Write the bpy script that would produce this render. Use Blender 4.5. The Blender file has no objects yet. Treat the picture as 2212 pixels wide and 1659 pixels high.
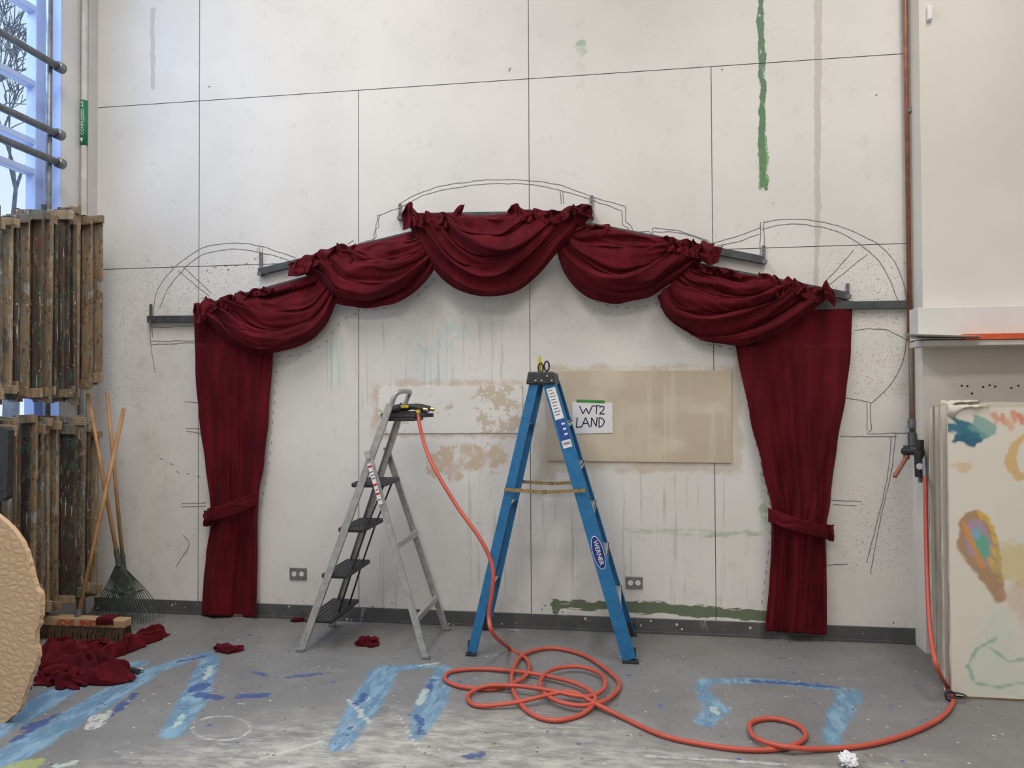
import bpy, numpy as np, math, random
from mathutils import Vector, Matrix, noise
random.seed(4)
# ------------------------------------------------------------ camera model
F=1600.0; CX,D,CZ=3.04738,5.02135,1.57123
YAW,PIT,ROL=0.14520,0.01705,-0.00456
HB=0.098; PW=1.2192
R=Matrix.Rotation(YAW,3,'Z')@Matrix.Rotation(math.pi/2+PIT,3,'X')@Matrix.Rotation(ROL,3,'Z')
CAM=Vector((CX,-D,CZ))
def ray(px,py): return R@Vector(((px-1106)/F,(829.5-py)/F,-1))
def onY(px,py,Y):
    d=ray(px,py); return CAM+d*((Y-CAM.y)/d.y)
def onZ(px,py,Z=0.0):
    d=ray(px,py); return CAM+d*((Z-CAM.z)/d.z)
def onX(px,py,X):
    d=ray(px,py); return CAM+d*((X-CAM.x)/d.x)
def Wp(px,py,off=0.0): return onY(px,py,-off)
scene=bpy.context.scene
col=bpy.context.collection
# ------------------------------------------------------------ mesh helpers
class MB:
    def __init__(s): s.v=[];s.f=[];s.m=[]
    def add(s,vs,fs,mi=0):
        b=len(s.v); s.v+= [tuple(x) for x in vs]
        for f in fs: s.f.append(tuple(b+i for i in f)); s.m.append(mi)
    def box(s,lo,hi,mi=0):
        x0,y0,z0=lo;x1,y1,z1=hi
        s.add([(x0,y0,z0),(x1,y0,z0),(x1,y1,z0),(x0,y1,z0),(x0,y0,z1),(x1,y0,z1),(x1,y1,z1),(x0,y1,z1)],
              [(0,3,2,1),(4,5,6,7),(0,1,5,4),(1,2,6,5),(2,3,7,6),(3,0,4,7)],mi)
    def beam(s,p0,p1,w,d,side=(1,0,0),mi=0,w1=None):
        p0=Vector(p0);p1=Vector(p1);t=(p1-p0).normalized()
        a=Vector(side); a=(a-t*a.dot(t)).normalized(); n=t.cross(a)
        w1=w if w1 is None else w1
        vs=[]
        for p,ww in((p0,w),(p1,w1)):
            for i,j in((-1,-1),(1,-1),(1,1),(-1,1)): vs.append(p+a*(i*ww/2)+n*(j*d/2))
        s.add(vs,[(0,3,2,1),(4,5,6,7),(0,1,5,4),(1,2,6,5),(2,3,7,6),(3,0,4,7)],mi)
    def channel(s,p0,p1,w,depth,side,inward,t=0.006,mi=0,flip=False):
        p0=Vector(p0);p1=Vector(p1);ti=(p1-p0).normalized()
        a=Vector(side); a=(a-ti*a.dot(ti)).normalized()
        n=Vector(inward); n=(n-ti*n.dot(ti)-a*n.dot(a)).normalized()
        s.beam(p0,p1,w,t,a,mi)
        for k in(-1,1):
            o=a*(k*(w/2-t/2))+n*(depth/2)
            s.beam(p0+o,p1+o,t,depth,a,mi)
    def tube(s,pts,r,seg=8,mi=0,caps=True,rs=None,closed=False):
        P=[Vector(p) for p in pts]; n=len(P)
        if n<2: return
        T=[]
        for i in range(n):
            a=P[max(i-1,0)];b=P[min(i+1,n-1)]
            if closed: a=P[(i-1)%n];b=P[(i+1)%n]
            d=(b-a); T.append(d.normalized() if d.length>1e-9 else Vector((0,0,1)))
        u=T[0].orthogonal().normalized(); b0=len(s.v)
        for i in range(n):
            u=(u-T[i]*u.dot(T[i])).normalized(); w=T[i].cross(u)
            rr=rs[i] if rs else r
            for k in range(seg):
                an=2*math.pi*k/seg
                s.v.append(tuple(P[i]+(u*math.cos(an)+w*math.sin(an))*rr))
        m=n if closed else n-1
        for i in range(m):
            j=(i+1)%n
            for k in range(seg):
                k2=(k+1)%seg
                s.f.append((b0+i*seg+k,b0+i*seg+k2,b0+j*seg+k2,b0+j*seg+k));s.m.append(mi)
        if caps and not closed:
            s.f.append(tuple(b0+k for k in range(seg))[::-1]);s.m.append(mi)
            s.f.append(tuple(b0+(n-1)*seg+k for k in range(seg)));s.m.append(mi)
    def cyl(s,p0,p1,r,seg=16,mi=0,r1=None):
        s.tube([p0,p1],r,seg,mi,rs=[r,r if r1 is None else r1])
    def ribbon(s,pts,w,nrm,mi=0,lift=0.0):
        n=Vector(nrm)
        P=[Vector(p)+n*lift for p in pts]
        vs=[];fs=[]
        for i,p in enumerate(P):
            t=(P[min(i+1,len(P)-1)]-P[max(i-1,0)])
            if t.length<1e-9: t=Vector((1,0,0))
            a=t.normalized().cross(n)*(w/2)
            vs+=[p-a,p+a]
        for i in range(len(P)-1): fs.append((2*i,2*i+1,2*i+3,2*i+2))
        s.add(vs,fs,mi)
    def grid(s,rows,mi=0,closed=False):
        b=len(s.v);nr=len(rows);nc=len(rows[0])
        for r in rows: s.v+=[tuple(p) for p in r]
        for i in range(nr-1):
            for j in range(nc-1):
                s.f.append((b+i*nc+j,b+i*nc+j+1,b+(i+1)*nc+j+1,b+(i+1)*nc+j));s.m.append(mi)
    def poly(s,pts,th,nrm,mi=0):
        n=Vector(nrm);k=len(pts);a=[Vector(p) for p in pts];b=[p-n*th for p in a]
        s.add(a+b,[tuple(range(k)),tuple(range(2*k-1,k-1,-1))]+[(i,(i+1)%k,k+(i+1)%k,k+i) for i in range(k)],mi)
def put(o,parent=None,label=None,category=None,kind=None,group=None):
    col.objects.link(o)
    if parent is not None:
        o.parent=parent; o.matrix_parent_inverse=Matrix.Translation(-Vector(parent['_abs']))
    if label:o['label']=label
    if category:o['category']=category
    if kind:o['kind']=kind
    if group:o['group']=group
    return o
def mk(name,mb,mats,parent=None,smooth=False,bevel=0,center=True,solid=0,sub=0,**kw):
    me=bpy.data.meshes.new(name)
    V=np.array(mb.v,dtype=float)
    c=np.array([V[:,0].mean(),V[:,1].mean(),V[:,2].min()]) if center else np.zeros(3)
    me.from_pydata([tuple(x) for x in (V-c)],[],mb.f)
    if not isinstance(mats,(list,tuple)): mats=[mats]
    for m in mats: me.materials.append(m)
    me.polygons.foreach_set('material_index',mb.m)
    me.update()
    if smooth: me.polygons.foreach_set('use_smooth',[True]*len(me.polygons))
    o=bpy.data.objects.new(name,me); o.location=tuple(c); o['_abs']=tuple(c)
    if solid:
        m=o.modifiers.new('s','SOLIDIFY');m.thickness=solid;m.offset=0
    if bevel:
        m=o.modifiers.new('b','BEVEL');m.width=bevel;m.segments=2;m.limit_method='ANGLE'
    if sub:
        m=o.modifiers.new('ss','SUBSURF');m.levels=sub;m.render_levels=sub
    return put(o,parent,**kw)
def empty(name,loc,**kw):
    o=bpy.data.objects.new(name,None);o.location=loc;o['_abs']=tuple(loc);o.empty_display_size=0.1
    return put(o,None,**kw)
def cat(pts,n=8,closed=False):
    P=[Vector(p) for p in pts];out=[];N=len(P)
    g=lambda i:P[i%N] if closed else P[min(max(i,0),N-1)]
    for i in range(N if closed else N-1):
        p0,p1,p2,p3=g(i-1),g(i),g(i+1),g(i+2)
        for k in range(n):
            t=k/n
            out.append(0.5*((2*p1)+(p2-p0)*t+(2*p0-5*p1+4*p2-p3)*t*t+(3*p1-p0-3*p2+p3)*t**3))
    if not closed: out.append(P[-1].copy())
    return out
def resample(P,n):
    P=[Vector(p) for p in P];L=[0]
    for a,b in zip(P,P[1:]):L.append(L[-1]+(b-a).length)
    out=[];j=0
    for i in range(n):
        s=L[-1]*i/(n-1)
        while j<len(L)-2 and L[j+1]<s:j+=1
        t=(s-L[j])/max(L[j+1]-L[j],1e-9);out.append(P[j].lerp(P[j+1],min(t,1)))
    return out
def nz(x,y=0,z=0): return noise.noise(Vector((x,y,z)))
def rid(x,y,s,k=0.008):
    a=abs(nz(x,y,s))*2.4
    return 1-math.sqrt(a*a+k)
# ------------------------------------------------------------ materials
def newmat(name):
    m=bpy.data.materials.new(name);m.use_nodes=True;nt=m.node_tree
    b=nt.nodes['Principled BSDF'];return m,nt,b
def N(nt,t,**k):
    n=nt.nodes.new(t)
    for a,v in k.items():setattr(n,a,v)
    return n
def c4(c): return (c[0],c[1],c[2],1)
def mixc(nt,fac,a,b,blend='MIX'):
    m=N(nt,'ShaderNodeMix',data_type='RGBA',blend_type=blend)
    for sock,v in((m.inputs[0],fac),(m.inputs[6],a),(m.inputs[7],b)):
        if hasattr(v,'links') or isinstance(v,bpy.types.NodeSocket): nt.links.new(v,sock)
        else: sock.default_value=v if not isinstance(v,tuple) else c4(v)
    return m.outputs[2]
def math_(nt,op,a,b=0.0,c=None,clamp=False):
    m=N(nt,'ShaderNodeMath',operation=op);m.use_clamp=clamp
    for i,v in enumerate((a,b) if c is None else (a,b,c)):
        if isinstance(v,bpy.types.NodeSocket): nt.links.new(v,m.inputs[i])
        else: m.inputs[i].default_value=v
    return m.outputs[0]
def coords(nt,scale=(1,1,1),off=(0,0,0)):
    t=N(nt,'ShaderNodeTexCoord');mp=N(nt,'ShaderNodeMapping');mp.inputs['Scale'].default_value=scale
    mp.inputs['Location'].default_value=off
    nt.links.new(t.outputs['Object'],mp.inputs[0]);return mp.outputs[0]
def noi(nt,scale,detail=4,stretch=(1,1,1),rough=0.55,off=(0,0,0)):
    n=N(nt,'ShaderNodeTexNoise');n.inputs['Scale'].default_value=scale;n.inputs['Detail'].default_value=min(detail,3.5)
    n.inputs['Roughness'].default_value=rough
    nt.links.new(coords(nt,stretch,off),n.inputs['Vector']);return n.outputs[0]
def mr(nt,v,a,b,c=0.0,d=1.0):
    m=N(nt,'ShaderNodeMapRange');m.interpolation_type='SMOOTHSTEP'
    nt.links.new(v,m.inputs[0])
    for i,x in enumerate((a,b,c,d)): m.inputs[1+i].default_value=x
    return m.outputs[0]
def pm(name,c1,c2=None,scale=12,rough=0.6,metal=0.0,bump=0.0,bscale=60,stretch=(1,1,1),sheen=0,coat=0,lo=0.35,hi=0.65,spec=None):
    m,nt,b=newmat(name)
    if c2 is None: c2=tuple(x*0.8 for x in c1)
    n=noi(nt,scale,3,stretch); f=mr(nt,n,lo,hi)
    nt.links.new(mixc(nt,f,c1,c2),b.inputs['Base Color'])
    b.inputs['Roughness'].default_value=rough;b.inputs['Metallic'].default_value=metal
    if spec is not None:b.inputs['Specular IOR Level'].default_value=spec
    if coat:b.inputs['Coat Weight'].default_value=coat
    if sheen:
        b.inputs['Sheen Weight'].default_value=sheen;b.inputs['Sheen Roughness'].default_value=0.35
        b.inputs['Sheen Tint'].default_value=(0.95,0.28,0.32,1)
    if bump:
        bn=noi(nt,bscale,2,stretch);bp=N(nt,'ShaderNodeBump');bp.inputs['Strength'].default_value=bump
        bp.inputs['Distance'].default_value=0.01
        nt.links.new(bn,bp.inputs['Height']);nt.links.new(bp.outputs[0],b.inputs['Normal'])
    return m
def splat(nt,base,colr,scale,thr,seedoff,amp=1.0,mask=None,pw=6.0):
    v=N(nt,'ShaderNodeTexVoronoi');v.inputs['Scale'].default_value=scale
    nt.links.new(coords(nt,(1,1,1),(seedoff,seedoff*1.7,seedoff*0.3)),v.inputs['Vector'])
    sep=N(nt,'ShaderNodeSeparateColor');nt.links.new(v.outputs['Color'],sep.inputs[0])
    rad=math_(nt,'MULTIPLY',math_(nt,'POWER',sep.outputs[0],pw),thr)
    d=math_(nt,'SUBTRACT',rad,v.outputs['Distance'])
    f=math_(nt,'MULTIPLY',mr(nt,d,0.0,0.03),amp)
    if mask is not None:f=math_(nt,'MULTIPLY',f,mask)
    return mixc(nt,f,base,colr)
def layer(nt,base,attr,colr,amp=0.03,scale=25,soft=0.006,op=1.0,stretch=(1,1,1),tex=None,off=(0,0,0)):
    a=N(nt,'ShaderNodeAttribute',attribute_name=attr)
    n=noi(nt,scale,3,stretch,0.65,off)
    d=math_(nt,'ADD',a.outputs['Fac'],math_(nt,'MULTIPLY',math_(nt,'SUBTRACT',n,0.5),amp*2))
    f=mr(nt,d,soft,-soft)
    if tex:
        t=noi(nt,tex[0],4,tex[3] if len(tex)>3 else (1,1,1),0.7,(3,1,7));f=math_(nt,'MULTIPLY',f,mr(nt,t,tex[1],tex[2]))
    f=math_(nt,'MULTIPLY',f,op)
    return mixc(nt,f,base,colr)
def sd_lines(P,lines):
    out=np.full(len(P),9.0)
    for pts,r in lines:
        Q=[np.array(q) for q in pts]
        rr=r if isinstance(r,(list,tuple)) else [r]*len(Q)
        if len(Q)==1: out=np.minimum(out,np.linalg.norm(P-Q[0],axis=1)-rr[0]);continue
        for i,(a,b) in enumerate(zip(Q,Q[1:])):
            ab=b-a;t=np.clip(((P-a)@ab)/max(ab@ab,1e-12),0,1)
            dd=np.linalg.norm(P-(a+t[:,None]*ab),axis=1)-(rr[i]+(rr[i+1]-rr[i])*t)
            out=np.minimum(out,dd)
    return out
def sd_rect(P,x0,x1,y0,y1):
    cx,cy=(x0+x1)/2,(y0+y1)/2
    dx=np.abs(P[:,0]-cx)-abs(x1-x0)/2;dy=np.abs(P[:,1]-cy)-abs(y1-y0)/2
    return np.where((dx>0)&(dy>0),np.hypot(dx,dy),np.maximum(dx,dy))
def setattrs(me,d):
    for k,v in d.items():
        a=me.attributes.new(k,'FLOAT','POINT');a.data.foreach_set('value',np.clip(v,-2,2).astype(np.float32))

velvet=pm('red_velvet',(0.118,0.0078,0.0140),(0.070,0.0045,0.0085),7,0.85,0,0.2,90,(1,1,0.3),sheen=0.15,spec=0.12)
alu=pm('aluminium',(0.48,0.48,0.47),(0.37,0.37,0.365),30,0.38,0.4,0.04,80)
alu_l=pm('aluminium_light',(0.58,0.58,0.57),(0.47,0.47,0.47),40,0.35,0.4)
blue=pm('blue_fibreglass',(0.02,0.17,0.38),(0.014,0.135,0.32),20,0.4,0,0.05,120)
blackp=pm('black_plastic',(0.018,0.018,0.019),(0.035,0.035,0.036),40,0.5,0,0.1,120)
brass=pm('brass_steel',(0.55,0.42,0.2),(0.42,0.32,0.15),40,0.35,0.85)
hosem=pm('coral_rubber',(0.56,0.095,0.06),(0.48,0.08,0.05),6,0.45,0,0.05,60)
steelg=pm('grey_painted_steel',(0.085,0.09,0.095),(0.06,0.065,0.07),20,0.5,0.2,0.05,60)
galv=pm('galvanised_pipe',(0.24,0.25,0.27),(0.17,0.18,0.2),20,0.45,0.6)
copper=pm('copper_pipe',(0.36,0.16,0.105),(0.27,0.11,0.07),14,0.45,0.4)
tarn=pm('tarnished_copper',(0.30,0.17,0.13),(0.20,0.17,0.16),9,0.5,0.3)
white=pm('white_paint',(0.76,0.75,0.73),(0.70,0.69,0.67),2,0.6)
shellp=pm('room_paint',(0.5,0.49,0.475),(0.45,0.44,0.425),1,0.8)
whitep=pm('white_plastic',(0.8,0.8,0.8),(0.74,0.74,0.74),20,0.5)
paper=pm('white_paper',(0.80,0.80,0.83),(0.76,0.76,0.79),30,0.8)
ink=pm('navy_ink',(0.012,0.015,0.06),(0.01,0.01,0.04),30,0.6)
gtape=pm('green_tape',(0.06,0.3,0.05),(0.05,0.24,0.04),30,0.6)
pencil=pm('pencil_graphite',(0.12,0.115,0.12),(0.27,0.26,0.26),40,0.8)
orange=pm('orange_edge',(0.72,0.13,0.04),(0.62,0.1,0.03),10,0.5)
yellow=pm('yellow_plastic',(0.75,0.6,0.02),None,20,0.4)
navy=pm('blue_plastic',(0.02,0.05,0.35),None,20,0.4)
redp=pm('red_label',(0.55,0.03,0.02),None,20,0.5)
bwood=pm('broom_handle_wood',(0.50,0.28,0.12),(0.36,0.19,0.08),9,0.5,0,0.1,50,(4,4,0.6))
rakem=pm('rake_metal',(0.05,0.065,0.055),(0.08,0.095,0.08),30,0.55,0.3)
bristle=pm('brown_bristle',(0.05,0.03,0.018),(0.10,0.06,0.035),60,0.9)
seamm=pm('seam_gap',(0.04,0.04,0.04),None,20,0.9)
dark=pm('dark_hole',(0.02,0.02,0.02),None,20,0.9)

XL=Wp(199,600).x
XR=Wp(1985,900).x+0.02
ZC=5.9
# ------------------------------------------------------------ back wall
xs=np.concatenate([np.arange(XL,XR,0.022),[XR]])
zs=np.concatenate([np.arange(HB*0.2,4.6,0.022),[4.8,5.3,ZC]])
nx,nzv=len(xs),len(zs)
GX,GZ=np.meshgrid(xs,zs)
P2=np.stack([GX.ravel(),GZ.ravel()],1)
me=bpy.data.meshes.new('wall_back')
verts=[(x,0.0,z) for x,z in P2]
faces=[(i*nx+j,i*nx+j+1,(i+1)*nx+j+1,(i+1)*nx+j) for i in range(nzv-1) for j in range(nx-1)]
me.from_pydata(verts,[],faces)
def w2(px,py): q=Wp(px,py);return (q.x,q.z)
def L(*pts): return [w2(*p) for p in pts]
def rect(x0,y0,x1,y1):
    a=w2(x0,y0);b=w2(x1,y1);return sd_rect(P2,a[0],b[0],a[1],b[1])
def mn(*a):
    o=a[0]
    for x in a[1:]: o=np.minimum(o,x)
    return o
att={}
att['green']=sd_lines(P2,[(L((1643,-40),(1643,60),(1648,200),(1645,300)),0.021),(L((1645,280),(1649,400)),0.022),(L((1656,385),(1656,405)),0.014)])
att['greenlo']=sd_lines(P2,[(L((1647,300),(1650,406)),0.03),(L((1668,432),(1668,446)),0.01)])
att['greenwash']=sd_lines(P2,[(L((1400,1146),(1520,1152),(1645,1152)),0.02),(L((1652,990),(1650,1140)),0.025),(L((1030,1132),(1400,1145)),0.008),(L((1255,95),(1258,112)),0.03)])
att['olive']=sd_lines(P2,[(L((1200,1304),(1240,1306),(1420,1312),(1530,1322),(1648,1330)),[0.035,0.026,0.040,0.032,0.034]),(L((1196,1300),(1200,1325)),0.018)])
att['grey']=sd_lines(P2,[(L((1768,-40),(1766,300),(1766,520),(1760,700)),[0.025,0.02,0.017,0.01]),(L((330,20),(330,190)),0.018)])
att['tan']=mn(rect(1165,792,1603,1022),rect(1150,860,1200,1040))
att['salmon']=mn(rect(804,822,1136,946),sd_lines(P2,[(L((960,1000),(1000,985),(1060,1000)),0.08)]))
att['salmon2']=sd_lines(P2,[(L((945,1000),(1000,985),(1070,990)),0.09),(L((960,1020),(985,1030)),0.04)])
att['teal']=sd_lines(P2,[(L((900,745),(960,740),(1010,710)),0.06)])
att['tealdrip']=mn(rect(900,735,965,835),rect(700,735,740,840),rect(960,700,1010,720))
att['drips']=mn(rect(1170,1010,1600,1330),rect(720,700,1120,900),rect(1000,900,1130,1300),rect(790,1180,860,1330))
att['speck']=mn(rect(1780,545,1968,740),rect(1840,1060,1960,1230),rect(240,590,300,900),rect(300,560,620,690),rect(1840,740,1960,860))
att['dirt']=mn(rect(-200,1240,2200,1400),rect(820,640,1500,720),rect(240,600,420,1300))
setattrs(me,att)
m,nt,b=newmat('wall_white_panels')
base=mixc(nt,mr(nt,noi(nt,1.3,3),0.35,0.7),(0.765,0.745,0.715),(0.70,0.682,0.655))
base=mixc(nt,math_(nt,'MULTIPLY',mr(nt,noi(nt,7,4,(1,1,1),0.75,(5,5,5)),0.54,0.78),0.42),base,(0.52,0.50,0.475))
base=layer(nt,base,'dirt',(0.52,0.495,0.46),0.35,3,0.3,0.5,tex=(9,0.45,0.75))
base=layer(nt,base,'drips',(0.46,0.455,0.42),0.1,5,0.1,0.6,tex=(26,0.55,0.66,(1,1,0.04)))
base=layer(nt,base,'tealdrip',(0.38,0.60,0.64),0.03,8,0.05,0.85,tex=(22,0.50,0.60,(1.6,1,0.03)))
base=layer(nt,base,'teal',(0.44,0.62,0.63),0.12,9,0.04,0.7,tex=(14,0.42,0.65))
base=layer(nt,base,'tan',(0.54,0.465,0.36),0.07,6,0.02,0.75,tex=(3,0.28,0.55))
base=layer(nt,base,'salmon',(0.58,0.45,0.36),0.06,11,0.015,0.7,tex=(8,0.38,0.58))
base=layer(nt,base,'salmon2',(0.60,0.46,0.31),0.08,14,0.01,0.8,tex=(9,0.43,0.54))
base=layer(nt,base,'grey',(0.50,0.47,0.43),0.022,16,0.005,0.75,(1,1,0.6))
base=layer(nt,base,'green',(0.035,0.16,0.05),0.025,22,0.003,0.9,(1,1,0.4),tex=(26,0.30,0.40,(1,1,0.4)))
base=layer(nt,base,'greenlo',(0.13,0.29,0.10),0.035,25,0.003,0.8,tex=(20,0.42,0.52))
base=layer(nt,base,'greenwash',(0.30,0.45,0.28),0.05,14,0.008,0.7,(0.4,1,1),tex=(14,0.4,0.6,(0.3,1,1)))
base=layer(nt,base,'olive',(0.10,0.14,0.07),0.05,22,0.004,0.93,(0.3,1,1.3),tex=(14,0.28,0.38,(0.25,1,1.5)))
a=N(nt,'ShaderNodeAttribute',attribute_name='speck')
msk=mr(nt,a.outputs['Fac'],0.2,-0.15)
base=splat(nt,base,(0.36,0.29,0.23),110,0.5,3.1,0.75,msk,2.2)
base=splat(nt,base,(0.33,0.26,0.20),55,0.38,5.1,0.7,msk,5)
base=splat(nt,base,(0.36,0.33,0.3),22,0.12,7.7,0.55)
nt.links.new(base,b.inputs['Base Color']);b.inputs['Roughness'].default_value=0.55
me.materials.append(m)
wall=bpy.data.objects.new('wall_back',me);wall['_abs']=(0,0,0)
put(wall,kind='structure',label='white painted plywood panel wall with paint stains')
mb=MB();t=0.0038
Z0,Z1,Z2=HB,HB+2*PW,HB+3*PW
for x,z0,z1 in((0,Z0,ZC),(PW,Z0,Z2),(2*PW,Z0,ZC),(3*PW,Z0,Z2)): mb.box((x-t/2,-0.0012,z0),(x+t/2,0.001,z1))
for z in(Z1,Z2): mb.box((XL,-0.0012,z-t/2),(XR,0.001,z+t/2))
mk('panel_seam',mb,seamm,wall)
mb=MB()
def pen(pts,dash=False,w=0.0042,jit=1.2,sm=True):
    q=[Vector((p[0],p[1],0)) for p in pts]
    q=cat(q,6) if sm and len(q)>2 else q
    Ltot=sum((b_-a_).length for a_,b_ in zip(q,q[1:]))
    q=resample(q,max(3,int(Ltot/7)))
    sd=random.random()*50
    W3=[Wp(p.x+jit*nz(i*0.35,sd)*1.6,p.y+jit*nz(sd,i*0.35)*1.6,0.0018) for i,p in enumerate(q)]
    if dash:
        for i in range(0,len(W3)-1,3): mb.ribbon(W3[i:i+2],w,(0,-1,0))
    else: mb.ribbon(W3,w,(0,-1,0))
S=[[(862,440),(900,420),(960,400),(1040,390),(1060,388),(1140,390),(1210,400),(1280,425),(1350,445)],
[(815,465),(860,450),(920,420),(1000,403),(1060,397),(1140,398),(1215,412),(1290,436),(1343,455)],
[(330,690),(335,640),(350,610),(385,570),(440,535),(500,525),(560,531),(640,557)],
[(345,665),(362,625),(400,578),(440,550),(500,538),(560,545),(625,562)],
[(1650,480),(1700,473),(1760,477),(1830,495),(1900,530),(1940,580),(1958,640),(1960,700),(1950,780),(1920,835),(1882,872)],
[(1645,495),(1700,484),(1760,488),(1820,505),(1880,545),(1915,590),(1942,655)],
[(1540,525),(1600,508),(1645,490)],[(1545,532),(1600,520),(1640,505)],
[(1845,713),(1910,712),(1960,735)],[(1935,935),(1925,1020),(1900,1130),(1880,1240)],[(1925,943),(1915,1040),(1872,1215)],
[(1412,500),(1480,505),(1540,527)],[(1412,492),(1470,500),(1530,520)]]
for s in S: pen(s)
for s in [[(1350,445),(1352,482),(1364,488),(1366,500)],[(1343,455),(1345,488),(1358,492),(1362,502),(1404,500),(1412,510)],
 [(815,465),(820,488),(809,500),(807,520),(800,524)],[(822,462),(812,485),(812,515),(770,528)],[(764,520),(750,528)],
 [(385,585),(452,640)],[(396,577),(458,634)],[(325,738),(420,736)],[(326,745),(420,740)],[(323,700),(325,742),(329,770),(335,805)],[(330,708),(420,704)],[(328,700),(330,730)],
 [(1410,492),(1411,510)],[(1643,480),(1642,560)],[(1650,478),(1650,555)],[(560,533),(565,600)],[(567,533),(568,590)],
 [(1780,612),(1845,540)],[(1786,620),(1874,548)],[(1825,860),(1880,868),(1882,928),(1872,937),(1960,935)],[(1872,870),(1874,930)],[(1815,943),(1938,943)],
 [(1790,1080),(1862,1084)],[(1800,1090),(1850,1092)],[(1785,1222),(1832,1218)],[(400,925),(435,927)],[(402,932),(435,936)],[(398,868),(430,870)],[(1210,412),(1212,440)],[(1216,412),(1218,440)],[(865,445),(862,470)],
 [(392,1088),(445,1086)],[(392,1096),(445,1093)],[(1545,745),(1560,748)],[(395,1155),(410,1170),(400,1200)],[(380,1225),(400,1190)]]:
    pen(s,sm=False)
for s in [[(600,770),(650,766),(700,742),(740,692),(790,670),(850,664)],[(598,800),(590,900),(582,1000),(565,1090)],[(1205,555),(1235,610),(1290,652),(1360,665),(1422,655)],[(1425,662),(1470,708),(1530,743),(1590,755)],
  [(1600,790),(1620,900),(1645,1010),(1665,1110),(1655,1230),(1642,1325)],[(450,610),(450,580),(520,572),(552,560),(556,535)],[(415,690),(422,652),(450,640)],[(345,990),(375,1005),(385,1022),(420,1025),(440,1035)],[(900,640),(940,600)]]:
    pen(s,dash=True)
for px,py in[(493,582),(805,1310),(847,1302),(1102,148),(1178,1308),(455,660),(1560,150),(1893,205),(1560,532),(452,187),(1100,152),(1930,1345),(560,1300),(1215,1322),(1925,1015),(1170,1316)]:
    c=Wp(px,py,0.002);mb.add([c+Vector((math.cos(k*math.pi/4)*.006,0,math.sin(k*math.pi/4)*.006)) for k in range(8)],[tuple(range(8))])
mk('pencil_sketch',mb,pencil,wall)
m,nt,b=newmat('baseboard_rubber')
base=mixc(nt,mr(nt,noi(nt,10,4),0.3,0.7),(0.075,0.078,0.08),(0.10,0.10,0.105))
base=splat(nt,base,(0.55,0.55,0.52),30,0.3,2.2);base=splat(nt,base,(0.35,0.4,0.4),14,0.2,5.2)
base=mixc(nt,math_(nt,'MULTIPLY',mr(nt,noi(nt,12,7,(1,1,0.2),0.7),0.6,0.72),0.5),base,(0.45,0.45,0.43))
nt.links.new(base,b.inputs['Base Color'])
mb=MB();mb.box((XL,-0.012,0),(XR,0,HB));mb.box((XL,-0.02,0),(XR,-0.012,0.018))
mk('baseboard_back',mb,m,kind='structure',label='dark grey rubber baseboard with paint drips',bevel=0.003)

# ------------------------------------------------------------ floor
fx=np.concatenate([[-2.6],np.arange(-1.6,6.4,0.024),[7.5]]);fy=np.concatenate([[-9.0,-6,-4],np.arange(-3.0,0.0,0.02),[0.0]])
nfx,nfy=len(fx),len(fy);AX,AY=np.meshgrid(fx,fy);PF=np.stack([AX.ravel(),AY.ravel()],1)
me=bpy.data.meshes.new('floor')
me.from_pydata([(x,y,0.0) for x,y in PF],[],[(i*nfx+j,i*nfx+j+1,(i+1)*nfx+j+1,(i+1)*nfx+j) for i in range(nfy-1) for j in range(nfx-1)])
def f2(px,py): q=onZ(px,py);return (q.x,q.y)
def G(*pts): return [f2(*p) for p in pts]
att={}
att['lblue']=sd_lines(PF,[(G((-60,1690),(60,1610),(240,1500),(330,1448),(445,1412)),[.09,.09,.085,.06,.04]),(G((455,1420),(420,1510),(372,1585)),[.05,.075,.055]),
  (G((-20,1585),(60,1535),(130,1495),(190,1470)),[.08,.10,.08,.04]),(G((300,1435),(255,1440)),.05),
  (G((735,1612),(790,1520),(832,1448)),[.05,.085,.08]),(G((832,1446),(880,1440),(960,1440)),[.035,.035,.02]),(G((960,1450),(930,1520),(898,1592)),[.06,.08,.035]),
  (G((1520,1562),(1548,1532),(1515,1490),(1525,1472)),[.045,.06,.035,.045]),(G((1525,1472),(1650,1470),(1840,1492)),[.03,.035,.03]),(G((1838,1497),(1815,1540),(1795,1600)),[.06,.055,.035])])
att['dblue']=sd_lines(PF,[(G((520,1505),(570,1502)),.035),(G((430,1500),(470,1508)),.03),(G((550,1450),(580,1462)),.012),(G((630,1462),(690,1455)),.02),(G((905,1545),(910,1585)),.02),(G((1600,1470),(1700,1475),(1815,1487)),[.012,.02,.016]),
  (G((420,1490),(440,1480)),.04),(G((935,1470),(920,1500)),.02),(G((520,1368),(540,1372)),.012),(G((1250,1355),(1270,1360)),.02),(G((1040,1630),(1010,1635)),.02),(G((385,1430),(440,1418)),.02),(G((770,1520),(790,1500)),.02),(G((240,1545),(290,1500)),.02),(G((60,1570),(90,1560)),.03),(G((30,1600),(120,1545)),.02),(G((760,1570),(750,1590)),.012)])
att['pale']=sd_lines(PF,[(G((455,1440),(445,1465)),.018),(G((905,1438),(950,1432)),.012),(G((920,1490),(905,1520)),.02),(G((240,1535),(215,1570)),.015),(G((120,1655),(160,1648)),.02),(G((1540,1530),(1548,1540)),.02),(G((395,1545),(380,1570)),.015)])
an=np.linspace(0,2*math.pi,28)
att['whiteline']=sd_lines(PF,[([f2(478+63*math.cos(a_),1573+26*math.sin(a_)) for a_ in an],.008),(G((750,1510),(800,1562)),.012),(G((862,1545),(905,1620)),.008),(G((800,1500),(740,1620)),.006),(G((560,1640),(700,1600)),.009),(G((210,1548),(200,1570)),.035),(G((1100,1360),(1120,1362)),.012),(G((1480,1630),(1560,1640)),.004)])
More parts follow.
